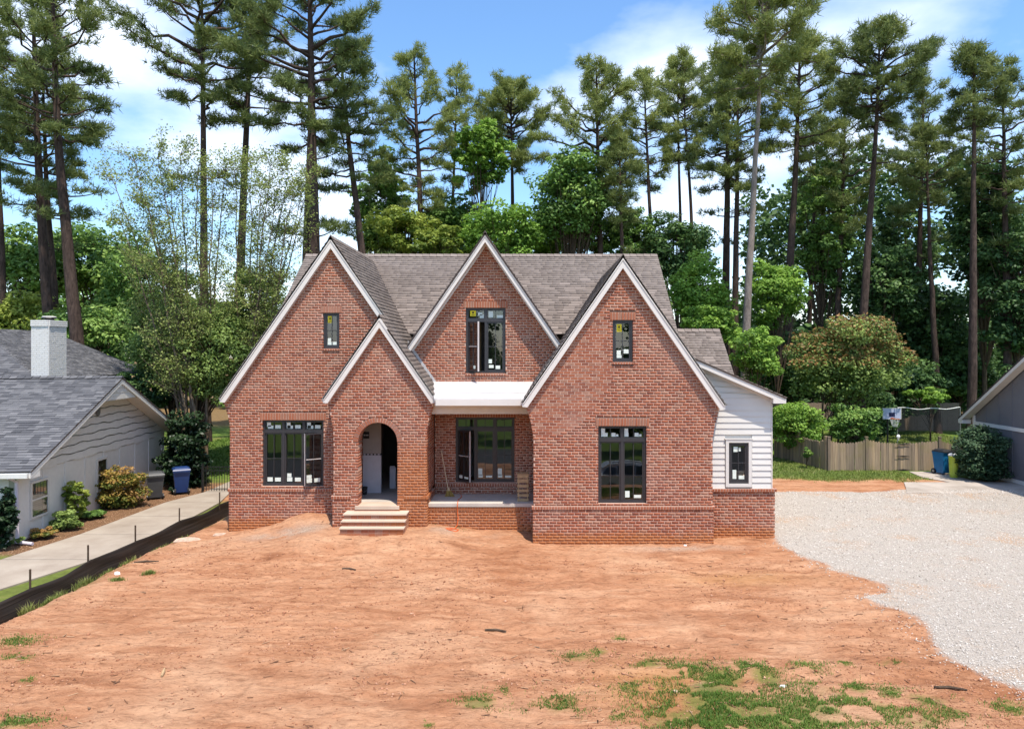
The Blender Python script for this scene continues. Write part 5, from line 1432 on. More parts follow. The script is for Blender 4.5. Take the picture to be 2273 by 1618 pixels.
m.add(vs, [tuple(range(n)), tuple(range(2 * n - 1, n - 1, -1))] + [(i, i + n, (i + 1) % n + n, (i + 1) % n) for i in range(n)]); m.build('cabin', 'car_paint', car)
for sgn in (-1, 1):
    for (a, b) in (((-0.62, 1.08), (0.28, 1.44)), ((0.36, 1.08), (1.12, 1.46)), ((1.2, 1.08), (1.85, 1.38))):
        yb_, yt_ = W2 * 0.93 * sgn, W2 * 0.765 * sgn
        sl_ = 0.42 if a[0] < 0 else 0.0; sr_ = 0.28 if b[0] > 1.5 else 0.0
        m = MB(); m.add([cpt(a[0], yb_ + 0.02 * sgn, a[1]), cpt(b[0], yb_ + 0.02 * sgn, a[1]), cpt(b[0] - sr_, yt_ + 0.02 * sgn, b[1]), cpt(a[0] + sl_, yt_ + 0.02 * sgn, b[1])], [(0, 1, 2, 3)]); m.build('side_window', 'car_glass', car)
    m = MB(); m.box(CX - 2.1, CX + 1.2, *sorted((CY + sgn * (W2 + 0.004), CY + sgn * (W2 + 0.018))), CZ + 0.99, CZ + 1.01); m.build('belt_strip', 'chrome', car)
    m = MB(); m.tube([cpt(-0.1, sgn * 0.6, 1.56), cpt(0.5, sgn * 0.6, 1.64), cpt(1.5, sgn * 0.6, 1.58)], 0.02, 6); m.build('roof_rail', 'black_plastic', car)
    for xc in arch_c:
        m = MB(); m.tube([cpt(xc, sgn * 0.72, 0.34), cpt(xc, sgn * 0.93, 0.34)], 0.34, 22); wo = m.build('wheel', 'rubber', car)
        m = MB(); m.tube([cpt(xc, sgn * 0.925, 0.34), cpt(xc, sgn * 0.94, 0.34)], 0.2, 16); m.build('rim', 'metal_grey', wo)
    m = MB(); m.box(CX - 2.32, CX - 2.2, *sorted((CY + sgn * 0.55, CY + sgn * 0.85)), CZ + 0.78, CZ + 0.95); m.build('tail_light', 'hoop_orange', car)
    m = MB(); m.box(CX + 2.2, CX + 2.33, *sorted((CY + sgn * 0.5, CY + sgn * 0.85)), CZ + 0.62, CZ + 0.78); m.build('headlight', 'chrome', car)

# ------------------------------------------------------------------ litter and slabs on the dirt
def rock(name, loc, sx, sy, sz, mat, label, cat, rz=0):
    m = MB(); n = 7; base = [(sx * math.cos(a) * random.uniform(.7, 1.1), sy * math.sin(a) * random.uniform(.7, 1.1)) for a in np.linspace(0, 2 * math.pi, n, endpoint=False)]
    vs = [(x, y, 0) for x, y in base] + [(x * .8, y * .8, sz * random.uniform(.8, 1.1)) for x, y in base]
    m.add(vs, [tuple(range(n - 1, -1, -1)), tuple(range(n, 2 * n))] + [(i, (i + 1) % n, (i + 1) % n + n, i + n) for i in range(n)])
    o = bpy.data.objects.new(name, m.mesh(name, mat)); o.location = (loc[0], loc[1], zg(loc[0], loc[1]) - 0.005); o.rotation_euler = (0, 0, rz); link(o); tag(o, label, cat); return o
def gp(px, py, z=0.0):
    d = (H - z) * F / (py - VY); return at(px, py, d)[:2]
rock('stone_slab', gp(415, 1202, -.1), 0.36, 0.16, 0.06, 'stone_pale', 'flat pale stone slab lying near the silt fence', 'stone', 0.3)
rock('stone_slab', gp(487, 1186, -.1), 0.22, 0.10, 0.05, 'stone_pale', 'smaller pale stone slab lying at the left corner of the brick house', 'stone', 0.2)
rock('paper_scrap', gp(260, 1274), 0.07, 0.05, 0.06, 'litter_white', 'crumpled white paper scrap among the weeds by the silt fence', 'litter')
rock('paper_scrap', gp(1521, 1209), 0.06, 0.04, 0.025, 'litter_white', 'white scrap at the foot of the right gable', 'litter')
rock('paper_scrap', gp(1740, 1524), 0.07, 0.05, 0.02, 'litter_white', 'pale flat scrap in the middle of the grass patch', 'litter')
rock('pale_stone', gp(1500, 1532), 0.05, 0.04, 0.03, 'stone_pale', 'pinkish stone at the edge of the grass patch', 'stone')
for (px, py, L_, a, lab) in ((325, 1250, 0.55, 0.15, 'brown stick lying below the silt fence'), (362, 1498, 0.28, 1.9, 'short pale wood offcut on the bare dirt'), (775, 1265, 0.35, -0.25, 'thin brown stick on the dirt in front of the steps'),
                             (2110, 1535, 0.45, -0.2, 'dark stick lying beside the gravel edge'), (1100, 1395, 0.4, -0.15, 'thin stick on the dirt in the middle of the yard')):
    x, y = gp(px, py); z = zg(x, y) + 0.015
    m = MB(); d_ = np.array([math.cos(a), math.sin(a), 0]) * L_ / 2; c_ = np.array([x, y, z])
    m.tube([c_ - d_, c_ + (0, 0.02, 0.01), c_ + d_], [0.018, 0.022, 0.012], 6); m.build('wood_stick', 'bark_brown' if 'pale' not in lab else 'crate_wood', label=lab, cat='stick')

# ------------------------------------------------------------------ vegetation
def unit(a): return a / (np.linalg.norm(a, axis=-1, keepdims=True) + 1e-9)
def rand_dir(n): return unit(RNG.normal(size=(n, 3)))
class Tubes:
    def __init__(s): s.V = []; s.F = []; s.n = 0
    def add(s, P, r, n=6):
        v, f = tube_np(P, np.asarray(r, float), n); s.V.append(v); s.F.append(f + s.n); s.n += len(v)
    def mesh(s, name, mat): return mesh_np(name, np.concatenate(s.V), np.concatenate(s.F), mat, smooth=True)
def needle_mesh(name, C, A, mat, blades=12, L=0.30, w=0.020, rbase=None):
    n = len(C); k = blades
    d = unit(np.repeat(A, k, 0) * 0.65 + rand_dir(n * k))
    base = np.repeat(C, k, 0) + RNG.normal(size=(n * k, 3)) * 0.05
    ln = L * RNG.uniform(0.7, 1.2, (n * k, 1))
    side = unit(np.cross(d, rand_dir(n * k))) * w
    V = np.stack([base - side, base + side, base + d * ln], 1).reshape(-1, 3)
    Fc = np.arange(n * k * 3).reshape(-1, 3)
    rb = RNG.random(n) if rbase is None else rbase
    r = np.clip(np.repeat(rb, k) * 0.7 + RNG.random(n * k) * 0.3, 0, 1)
    return mesh_np(name, V, Fc, mat, {'rnd': r})
def leaf_mesh(name, C, mat, size=0.14, up=0.5, out=None, rb=None, asp=0.62):
    n = len(C)
    nrm = rand_dir(n); nrm[:, 2] = np.abs(nrm[:, 2]) + up
    if out is not None: nrm = nrm + out * 0.7
    nrm = unit(nrm)
    t = unit(np.cross(nrm, rand_dir(n))); b = np.cross(nrm, t)
    s = size * RNG.uniform(0.65, 1.25, (n, 1))
    V = np.stack([C - t * s, C + b * s * asp, C + t * s, C - b * s * asp], 1).reshape(-1, 3)
    Fc = np.arange(n * 4).reshape(-1, 4)
    r = RNG.random(n) if rb is None else np.clip(rb + RNG.normal(size=n) * 0.15, 0, 1)
    return mesh_np(name, V, Fc, mat, {'rnd': r})

def bez(p0, p1, p2, n):
    t = np.linspace(0, 1, n)[:, None]
    return (1 - t) ** 2 * p0 + 2 * t * (1 - t) * p1 + t * t * p2

def pine(label, D, lo, hi, ytop, ycb, hw, tw, mat='needles', shape='flat', dens=1.0, bark='bark_pine', nb=None, group='tall pines behind the house', off=0.0, low=0, fork=False):
    """lo, hi: two photo points on the trunk; ytop/ycb photo heights of crown top and crown base; hw half width in photo px"""
    if D > 41: ycb = ycb + 0.20 * (ycb - ytop)
    a = at(lo[0], lo[1], D); b = at(hi[0], hi[1], D + RNG.uniform(-0.4, 0.4))
    sc = D / F
    ztop = H - (ytop - VY) * sc; zcb = H - (ycb - VY) * sc; R0 = hw * sc
    dirv = (b - a) / (b[2] - a[2])
    base = a + dirv * (0 - a[2]) * 0.6; base[2] = -0.3
    base[0] = a[0] + (dirv * (0 - a[2]))[0] * 0.6
    top = b + dirv * (ztop - b[2]) * 0.5; top[2] = ztop
    top[0] += off * sc
    zs = np.linspace(0, 1, 16)
    ctrl = np.stack([base, a, b, top]); cz = ctrl[:, 2]
    zz = base[2] + (top[2] - base[2]) * zs
    o_ = np.argsort(cz)
    TX = np.stack([np.interp(zz, cz[o_], ctrl[o_, 0]), np.interp(zz, cz[o_], ctrl[o_, 1]), zz], 1)
    for _ in range(2): TX[1:-1] = (TX[:-2] + TX[1:-1] * 2 + TX[2:]) / 4
    wob = RNG.normal(size=(16, 2)) * 0.05; wob[0] = 0
    TX[:, :2] += np.cumsum(wob, 0) * 0.35
    r0 = tw * sc / 2
    rad = r0 * (1.12 - 0.95 * zs ** 1.25); rad[0] *= 1.25
    tb = Tubes(); tb.add(TX, rad, 10)
    def trunk(z): return np.array([np.interp(z, TX[:, 2], TX[:, k]) for k in range(3)])
    if fork:
        f0 = trunk(1.0); tb.add(bez(f0 + (-0.9, 0.3, -1), f0 + (-0.8, 0.3, 5), trunk(zcb + 1.5), 10), np.linspace(r0 * 0.8, r0 * 0.45, 10), 10)
    Hc = ztop - zcb
    nb_ = int((nb or (20 + 1.5 * Hc)) * 1.25)
    Cs, As, Rb = [], [], []
    az = RNG.uniform(0, 6.28)
    for i in range(nb_):
        t = (i + RNG.uniform(0, 0.8)) / nb_
        z = zcb + Hc * t * 0.97
        az += 2.4 + RNG.normal() * 0.45
        if shape == 'flat': pr = (0.72 + 0.5 * math.sin(min(1, t * 1.15) * math.pi * 0.62)) * (1 - 0.80 * max(0, t - 0.45) / 0.55)
        elif shape == 'round': pr = math.sqrt(max(0.06, 1 - (2 * t - 0.85) ** 2)) * 1.02
        else: pr = 1.05 - 0.78 * t
        Lb = R0 * pr * RNG.choice([0.45, 0.75, 0.95, 1.12], p=[.2, .3, .3, .2])
        if Lb < 0.35: Lb = 0.35
        el = -0.12 + 0.95 * t + RNG.normal() * 0.13
        hd = np.array([math.cos(az), math.sin(az), 0])
        p0 = trunk(z)
        p1 = p0 + hd * Lb * 0.55 * math.cos(el * 0.5) + ZE * Lb * 0.45 * math.sin(el)
        p2 = p0 + hd * Lb * math.cos(el) + ZE * (Lb * math.sin(el) + 0.10 * Lb)
        P = bez(p0, p1, p2, 7)
        P[1:-1] += RNG.normal(size=(5, 3)) * 0.05 * Lb * 0.6
        tb.add(P, np.linspace(max(0.035, 0.028 * Lb), 0.012, 7), 5)
        ns = int((7 + 3.2 * Lb) * dens)
        brb = RNG.random()
        for j in range(ns):
            s = RNG.uniform(0.38, 1.0) ** 0.8
            q = np.array([np.interp(s, np.linspace(0, 1, 7), P[:, k]) for k in range(3)])
            sa = az + RNG.uniform(-1.25, 1.25); l2 = (0.25 + 0.34 * Lb * (1.15 - s)) * RNG.uniform(0.6, 1.1)
            e2 = 0.15 + 0.4 * t + RNG.normal() * 0.2
            q2 = q + np.array([math.cos(sa) * math.cos(e2), math.sin(sa) * math.cos(e2), math.sin(e2)]) * l2
            if l2 > 0.5 and j % 2 == 0: tb.add(np.stack([q, (q + q2) / 2 + ZE * 0.03, q2]), [0.018, 0.013, 0.008], 3)
            nt = int(2 + l2 * 4.6)
            f = RNG.uniform(0.25, 1.05, nt)[:, None]
            Cs.append(q + (q2 - q) * f + RNG.normal(size=(nt, 3)) * np.array([0.16, 0.16, 0.08]))
            ax = (q2 - q) / (l2 + 1e-6) * 0.6 + ZE * 0.7
            As.append(np.tile(ax, (nt, 1))); Rb.append(np.clip(brb * 0.4 + RNG.random(nt) * 0.35 + 0.25 * t, 0, 1))
    for k in range(low):      # bare or thin boughs below the crown
        z = zcb - Hc * RNG.uniform(0.05, 0.55); az += 2.2; hd = np.array([math.cos(az), math.sin(az) * 0.5, 0]); Lb = R0 * RNG.uniform(0.4, 0.8)
        p0 = trunk(z); p2 = p0 + hd * Lb + ZE * Lb * 0.15
        tb.add(bez(p0, p0 + hd * Lb * 0.5 - ZE * 0.05 * Lb, p2, 6), np.linspace(0.05, 0.012, 6), 5)
        nt = int(40 * Lb / 2)
        Cs.append(p0 + hd * Lb * RNG.uniform(0.45, 1.1, (nt, 1)) + RNG.normal(size=(nt, 3)) * np.array([.3, .3, .1]) + ZE * Lb * 0.12); As.append(np.tile(ZE, (nt, 1))); Rb.append(RNG.random(nt) * 0.5)
    C = np.concatenate(Cs); A = np.concatenate(As); rb = np.concatenate(Rb)
    root = empty('pine_tree', base, label, 'pine tree', group)
    put('trunk', tb.mesh('trunk', bark), root)
    fine = 1.0 if D < 52 else 1.2
    put('crown', needle_mesh('crown', C, A, mat, 8 if D < 52 else 7, 0.35 * fine, 0.0235 * fine, rb), root)
    return root

def broadleaf(label, D, cx, cy, rx, ry, mat, n=9000, size=0.15, clus=70, base_px=None, bark='bark_brown', group='broadleaf trees behind the house', depth=None, name='broadleaf_tree', cat='tree', holes=0.0, stems=1, zbase=None, spread=0.30, lean=0.0, top=None, gapx=0.0):
    sc = D / F; c = at(cx, cy, D); RX, RZ = rx * sc, ry * sc; RY_ = depth or max(RX * 0.9, 0.4)
    zb = zbase if zbase is not None else (zg(c[0], c[1]) if D < 40 else 0.0)
    bx = c[0] + lean
    if base_px is not None: bx = (base_px - VX) * sc
    root = empty(name, (bx, c[1], zb), label, cat, group)
    if cat == 'tree': n = int(n * 1.32); size = size * 0.78; clus = int(clus * 1.5); spread = spread * 0.8
    # cluster centres: mostly in the outer shell with an uneven outline
    k = clus
    d = rand_dir(k)
    r = RNG.uniform(0.30, 1.0, (k, 1)) ** 0.55 * RNG.uniform(0.78, 1.08, (k, 1))
    lobes = rand_dir(7); lobes[:, 2] = lobes[:, 2] * 0.7 + 0.15
    if cat == 'tree': r = r * (0.80 + 0.38 * np.clip((d @ unit(lobes).T).max(1, keepdims=True), 0, 1) ** 5)
    cc = c + d * r * np.array([RX, RY_, RZ])
    cc[:, 2] = np.maximum(cc[:, 2], zb + 0.15)
    crad = spread * min(RX, RZ) * RNG.uniform(0.6, 1.35, k)
    w = crad ** 2; w /= w.sum(); cnt = np.maximum(8, (w * n).astype(int))
    P = []; out = []; rb = []
    for i in range(k):
        m_ = cnt[i]; dd = rand_dir(m_); rr = RNG.uniform(0.35, 1.0, (m_, 1)) ** 0.5
        e = np.array([1.15, 1.15, 0.62]) * crad[i]
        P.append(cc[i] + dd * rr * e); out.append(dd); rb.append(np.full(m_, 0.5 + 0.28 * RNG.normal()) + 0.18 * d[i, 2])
    P = np.concatenate(P); out = np.concatenate(out); rb = np.concatenate(rb)
    P[:, 2] = np.maximum(P[:, 2], zb + 0.03)
    tb = Tubes()
    for s in range(stems):
        o_ = RNG.normal() * 0.12 * RX if stems > 1 else 0
        b0 = np.array([bx + o_ * 0.4, c[1] + RNG.normal() * 0.05 * stems, zb - 0.1]); t0 = np.array([c[0] + o_ * 2, c[1], c[2] + RZ * 0.35])
        mid = np.array([bx + o_, c[1], (b0[2] + t0[2]) / 2])
        r0 = max(0.02, 0.045 * (RX + RZ) / 2 / stems ** 0.5)
        TP = bez(b0, mid, t0, 9); tb.add(TP, np.linspace(r0, r0 * 0.25, 9), 8)
        for i in range(s, k, stems):
            if i % 2 and k > 40: continue
            f = RNG.uniform(0.25, 0.9); q = TP[int(f * 8)]
            e = cc[i]; tb.add(bez(q, (q + e) / 2 + ZE * 0.08 * RZ, e, 5), np.linspace(r0 * 0.32, max(0.006, r0 * 0.08), 5), 4)
    put('trunk' if cat == 'tree' else 'stems', tb.mesh('trunk', bark), root)
    cm = leaf_mesh('crown', P, mat, size, 0.45, out, np.clip(rb, 0, 1))
    put('crown' if cat == 'tree' else 'foliage', cm, root)
    if top:
        sel = (P[:, 2] > c[2] + RZ * (-0.05)) & (out[:, 2] > -0.1)
        sel &= RNG.random(len(P)) < top[1]
        Q = P[sel] + RNG.normal(size=(sel.sum(), 3)) * 0.06 + ZE * 0.05
        put('flower_tips' if cat == 'tree' else 'new_growth', leaf_mesh('tips', Q, top[0], size * 1.1, 0.6), root)
    return root

# --- pines, from the left to the right of the plot
pine('bare trunked pine at the far edge of the left hand pine clump', 40, (8, 640), (2, 340), 60, 330, 75, 15, low=1)
pine('pine with two slim leaning trunk bends behind the white chimney', 39, (108, 690), (92, 450), -60, 470, 120, 24, dens=1.1, shape='flat', low=1)
pine('slim pine tucked between the chimney pines', 42, (120, 640), (106, 470), 130, 430, 85, 18)
pine('tall dark pine whose leaning trunk rises right behind the white chimney', 36, (178, 830), (130, 330), -40, 330, 118, 29, dens=1.15, low=3, off=6)
pine('tall pine with long level boughs reaching towards the chimney pines', 40, (455, 640), (450, 200), -70, 250, 150, 20, dens=1.15, low=2, nb=34)
pine('tall pine with slim straight trunk behind the birch clump', 41, (538, 560), (555, 230), -110, 290, 105, 21, dens=1.15, low=1)
pine('massive pine with twin trunks beside the left gable peak', 38, (697, 540), (692, 250), -140, 320, 150, 30, dens=1.25, low=4, fork=True, nb=46)
pine('pine with strongly leaning dark trunk behind the left gable ridge', 40, (803, 560), (765, 260), 90, 430, 95, 22, dens=1.0, low=3)
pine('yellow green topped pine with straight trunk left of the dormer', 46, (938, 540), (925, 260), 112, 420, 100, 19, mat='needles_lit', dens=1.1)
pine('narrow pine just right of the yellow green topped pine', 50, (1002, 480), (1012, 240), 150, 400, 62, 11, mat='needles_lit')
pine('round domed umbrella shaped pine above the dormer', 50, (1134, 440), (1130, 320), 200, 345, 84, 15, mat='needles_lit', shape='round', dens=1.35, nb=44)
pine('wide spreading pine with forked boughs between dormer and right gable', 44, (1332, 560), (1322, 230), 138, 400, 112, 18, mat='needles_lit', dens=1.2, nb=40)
pine('short sparse dark pine right behind the right gable peak', 42, (1380, 540), (1376, 380), 300, 470, 42, 15, low=2)
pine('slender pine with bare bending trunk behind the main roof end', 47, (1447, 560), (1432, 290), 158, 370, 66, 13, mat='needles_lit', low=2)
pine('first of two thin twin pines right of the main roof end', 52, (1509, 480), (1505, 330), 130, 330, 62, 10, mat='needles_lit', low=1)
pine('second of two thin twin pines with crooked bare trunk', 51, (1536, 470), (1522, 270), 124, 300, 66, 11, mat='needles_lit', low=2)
pine('dark trunked pine directly left of the pale barked pine', 45, (1612, 690), (1616, 400), 105, 370, 90, 20, dens=1.05, low=3)
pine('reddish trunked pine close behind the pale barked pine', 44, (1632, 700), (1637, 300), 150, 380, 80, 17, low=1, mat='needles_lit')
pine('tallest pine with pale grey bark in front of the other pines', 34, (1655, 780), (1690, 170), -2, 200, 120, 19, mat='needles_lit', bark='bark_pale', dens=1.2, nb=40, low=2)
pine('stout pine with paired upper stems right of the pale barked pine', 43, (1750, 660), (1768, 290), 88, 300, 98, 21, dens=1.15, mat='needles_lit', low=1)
pine('slim dark pine behind the stout paired stem pine', 52, (1797, 720), (1812, 380), 260, 430, 55, 12, low=2)
pine('slim pine with short side boughs above the crape myrtle', 47, (1862, 650), (1880, 280), 195, 480, 75, 15, low=2)
pine('bold leaning pine with layered crown above the crape myrtle', 38, (1918, 700), (1948, 240), 78, 265, 104, 20, dens=1.25, nb=40, low=4)
pine('mid height pine with tufted layers left of the grey house woods', 48, (2038, 600), (2045, 380), 165, 420, 78, 15, low=2)
pine('thin crooked pine standing behind the sports net', 44, (2080, 870), (2058, 400), 280, 430, 58, 14, low=1)
pine('long bare trunked pine rising behind the round hedge bush', 36, (2155, 900), (2158, 280), 114, 290, 58, 19, dens=1.2, low=2)
pine('heavy dark pine above the grey house gable', 42, (2236, 700), (2228, 280), 132, 420, 92, 18, dens=1.2, low=2)

# --- broadleaf trees
bl = broadleaf
bl('dark domed tree behind the left roof ridge', 47, 70, 590, 110, 105, 'leaf_mid', 8000, .19, 70)
bl('deep green rounded tree behind the white chimney', 50, 215, 590, 120, 105, 'leaf_mid', 8000, .20, 70)
bl('broad deep green tree between chimney and birch', 44, 320, 650, 110, 120, 'leaf_mid', 9000, .17, 80)
bl('low yellow green tree behind the slate roof', 40, 45, 730, 105, 90, 'leaf_yellow', 7000, .15, 60)
bl('fresh green tree right behind the chimney pines', 38, 210, 760, 90, 105, 'leaf_mid', 8000, .14, 70)
bl('olive green tree leaning over the white gable end', 33, 390, 760, 110, 130, 'leaf_olive', 12000, .095, 110, base_px=380)
bl('feathery olive tree close to the left gable', 31.5, 490, 790, 85, 135, 'leaf_olive', 12000, .085, 110, base_px=425)
bl('loose olive green tree behind the left gable eave', 35, 570, 680, 70, 120, 'leaf_olive', 8000, .10, 80)
bl('low dark tree at the foot of the olive trees', 32.5, 300, 870, 90, 60, 'leaf_dark', 6000, .11, 60)
bl('yellow green tree peeking over the main roof left of the dormer', 44, 900, 525, 95, 65, 'leaf_yellow', 8000, .15, 75)
bl('bluish green tree behind the leaning pine trunk', 50, 850, 440, 70, 110, 'leaf_mid', 6000, .19, 60)
bl('bright maple crown high between the pines above the dormer', 46, 1068, 345, 62, 85, 'leaf_bright', 7000, .16, 60)
bl('broad fresh green tree directly behind the dormer peak', 42, 1120, 520, 100, 85, 'leaf_bright', 10000, .14, 90)
bl('mid green tree filling the gap left of the dormer peak', 48, 1000, 500, 70, 70, 'leaf_mid', 6000, .17, 60)
bl('dense tall green tree between dormer and right gable', 43, 1268, 445, 95, 130, 'leaf_mid', 13000, .15, 120)
bl('small green tree behind the right gable peak', 45, 1400, 520, 55, 75, 'leaf_mid', 5000, .15, 50)
bl('dark olive tree behind the right end of the main roof', 44, 1505, 555, 85, 85, 'leaf_dark', 8000, .15, 80)
bl('bright green tree hugging the right end of the main roof', 38, 1555, 655, 75, 80, 'leaf_bright', 9000, .125, 90)
bl('lime green bush tree behind the rear roof', 36, 1575, 725, 75, 55, 'leaf_bright', 7000, .115, 70)
bl('bright layered tree behind the pale barked trunk', 40, 1725, 650, 75, 85, 'leaf_bright', 8000, .13, 80)
bl('lime sapling foliage in front of the pale barked trunk', 31, 1680, 790, 55, 80, 'leaf_bright', 4500, .10, 46, spread=.34)
bl('tall slim green tree among the right hand pines', 48, 1825, 520, 60, 170, 'leaf_mid', 8000, .17, 80)
bl('deep green tree behind the crape myrtle', 46, 1960, 640, 85, 100, 'leaf_dark', 8000, .17, 80)
bl('sparse bluish tree in the gap right of the leaning pine', 50, 2010, 560, 70, 110, 'leaf_dark', 4000, .18, 50)
bl('broad dark tree behind the sports net', 48, 2075, 730, 100, 120, 'leaf_dark', 9000, .18, 90)
bl('tall dark tree left of the grey house roof', 45, 2185, 520, 85, 190, 'leaf_dark', 12000, .17, 110)
bl('heavy dark tree right above the grey house roof', 42, 2262, 640, 80, 200, 'leaf_dark', 11000, .16, 100)
bl('shaded tree filling the wood edge behind the net', 47, 2130, 830, 90, 80, 'leaf_dark', 7000, .17, 70)
bl('shaded understorey tree behind the crape myrtle trunk', 44, 1990, 850, 100, 80, 'leaf_dark', 7000, .16, 70)
bl('shaded understorey tree right of the wing roof', 42, 1760, 820, 80, 90, 'leaf_dark', 7000, .15, 70)
bl('flat layered dogwood with bright level boughs by the net', 40, 2065, 880, 72, 20, 'leaf_bright', 2000, .12, 22, spread=.5)
bl('crape myrtle with rusty blossom top above the picket fence', 36, 1885, 810, 122, 108, 'leaf_olive', 15000, .105, 120, base_px=1835, stems=4, top=('leaf_rust', 0.9))
bl('yellow green tree low behind the main roof next to the dormer', 41, 985, 545, 75, 45, 'leaf_yellow', 5000, .14, 50)
bl('light green tree filling the roof line between dormer and right gable', 46, 1215, 530, 70, 55, 'leaf_bright', 5000, .15, 50)
bl('green tree behind the roof line just left of the right gable peak', 47, 1330, 520, 60, 60, 'leaf_mid', 5000, .15, 50)
bl('small green tree by the foot of the leaning dark pine', 45, 845, 535, 55, 45, 'leaf_mid', 4000, .15, 40)
# shrubs
sb = dict(cat='shrub', name='shrub', group='shrubs along the yards')
bl('bright rounded shrub behind the left end of the picket fence', 33, 1765, 940, 62, 52, 'leaf_bright', 9000, .07, 90, **sb)
bl('mixed green shrub behind the picket fence below the crape myrtle', 34, 1890, 945, 62, 48, 'leaf_mid', 7000, .08, 70, **sb)
bl('dark shrub next to the basketball hoop', 38.5, 1945, 925, 42, 60, 'leaf_dark', 5000, .09, 60, **sb)
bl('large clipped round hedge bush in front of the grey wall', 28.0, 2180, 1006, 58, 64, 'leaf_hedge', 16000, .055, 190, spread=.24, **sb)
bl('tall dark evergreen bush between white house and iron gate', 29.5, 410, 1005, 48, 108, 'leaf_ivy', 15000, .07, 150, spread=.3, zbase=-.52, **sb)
bl('variegated yellow and pink bush by the white wall', 25.6, 268, 1085, 50, 55, 'leaf_variegated', 9000, .05, 110, spread=.26, zbase=-.52, **sb)
bl('upright light green bush below the blinds window', 23.2, 168, 1105, 22, 45, 'leaf_yellow', 3500, .045, 50, zbase=-.52, **sb)
bl('loose light green bush at the foot of the blinds window', 22.4, 143, 1160, 32, 30, 'leaf_olive', 3500, .045, 50, zbase=-.52, **sb)
bl('low glossy green bush beside the variegated bush', 24.0, 205, 1155, 30, 20, 'leaf_mid', 3500, .045, 40, zbase=-.52, **sb)
bl('small yellowish azalea next to the downspout', 21.4, 97, 1188, 24, 18, 'leaf_variegated', 2500, .04, 36, zbase=-.52, **sb)
bl('tiny clump under the downspout', 20.6, 38, 1212, 15, 11, 'leaf_olive', 900, .04, 18, zbase=-.52, **sb)
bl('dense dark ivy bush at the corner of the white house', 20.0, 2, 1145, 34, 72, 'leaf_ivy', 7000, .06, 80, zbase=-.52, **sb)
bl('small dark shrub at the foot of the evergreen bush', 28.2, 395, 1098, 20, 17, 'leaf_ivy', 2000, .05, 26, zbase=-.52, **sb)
bl('leafy weed clump growing through the picket fence', 30.9, 1790, 1005, 14, 12, 'leaf_mid', 900, .06, 14, **sb)
bl('weedy vine behind the bins at the picket fence', 31.2, 2110, 1005, 22, 22, 'leaf_olive', 1600, .06, 20, **sb)

# --- birches: many thin stems, small pale leaves
def birch(label, D, bx_px, tops, ytop, n, seedx=0):
    sc = D / F; base = np.array([(bx_px - VX) * sc, D, -0.2])
    tb = Tubes(); P = []
    for (tx, ty) in tops:
        e = at(tx, ty, D + RNG.uniform(-1.2, 1.2)); b0 = base + RNG.normal(size=3) * np.array([.25, .25, 0])
        mid = (b0 * 0.55 + e * 0.45); mid[0] = b0[0] * 0.7 + e[0] * 0.3
        TP = bez(b0, mid, e, 12); TP[2:-1] += RNG.normal(size=(9, 3)) * 0.05
        tb.add(TP, np.linspace(0.075, 0.012, 12), 6)
        for i in range(3, 12):
            for s in range(4):
                a = RNG.uniform(0, 6.28); L = RNG.uniform(0.6, 1.9) * (1.15 - 0.05 * i)
                q = TP[i] + (TP[min(i + 1, 11)] - TP[i]) * RNG.random()
                d = np.array([math.cos(a) * .8, math.sin(a) * .8, RNG.uniform(0.3, 1.1)]); q2 = q + d * L
                tb.add(np.stack([q, (q + q2) / 2 + RNG.normal(size=3) * .06, q2]), [0.016, 0.010, 0.005], 3)
                for t in range(3):
                    f = RNG.uniform(.3, 1); qq = q + (q2 - q) * f; d3 = rand_dir(1)[0]; d3[2] = abs(d3[2]) * .8; q3 = qq + d3 * RNG.uniform(.3, .8)
                    tb.add(np.stack([qq, q3]), [0.007, 0.004], 3)
                    m_ = max(1, int(n / (len(tops) * 9 * 4 * 3)))
                    P.append(qq + (q3 - qq) * RNG.uniform(0, 1.1, (m_, 1)) + RNG.normal(size=(m_, 3)) * 0.12)
    P = np.concatenate(P)
    root = empty('birch_tree', base, label, 'tree', 'birches beside the left gable')
    put('trunk', tb.mesh('trunk', 'bark_birch'), root)
    put('crown', leaf_mesh('crown', P, 'leaf_birch', 0.052, 0.3), root)
birch('wide many stemmed birch with sparse pale leaves behind the white gable end', 31, 440, [(250, 400), (300, 360), (350, 350), (400, 345), (440, 370), (470, 400), (500, 380), (330, 460), (270, 500), (380, 420), (310, 420)], 340, 30000)
birch('slimmer pale leaved birch beside the left gable slope', 32, 545, [(520, 380), (560, 365), (600, 370), (640, 380), (670, 420), (690, 400), (610, 450), (580, 420), (650, 440)], 350, 24000)

# --- the wood behind everything
def wood(name, D, x0, x1, h0, h1, n, mat, label, size=0.45):
    x = RNG.uniform(x0, x1, n); y = D + RNG.uniform(0, 9, n)
    hh = h0 + (h1 - h0) * fbm(x * 0.16 + 3, x * 0 + D, 3, int(D))
    z = hh * RNG.random(n) ** 0.75
    keep = fbm(x * 0.35, z * 0.35 + D, 3, 91) > 0.40
    P = np.stack([x, y, z], 1)[keep]
    put(name, leaf_mesh(name, P, mat, size, 0.3), label=label, cat='woodland', kind='stuff')
wood('far_woodland', 62, -50, -8, 7, 12, 16000, 'leaf_mid', 'far wood edge behind the left hand trees', .42)
wood('far_woodland', 63, -14, 13, 9, 21, 26000, 'leaf_mid', 'far wood edge behind the brick house', .27)
wood('far_woodland', 66, 12, 26, 7, 15, 9000, 'leaf_mid', 'far wood edge behind the right end of the main roof', .27)
wood('far_woodland', 58, 19, 52, 12, 25, 38000, 'leaf_dark', 'dark far wood edge behind the picket fence', .28)
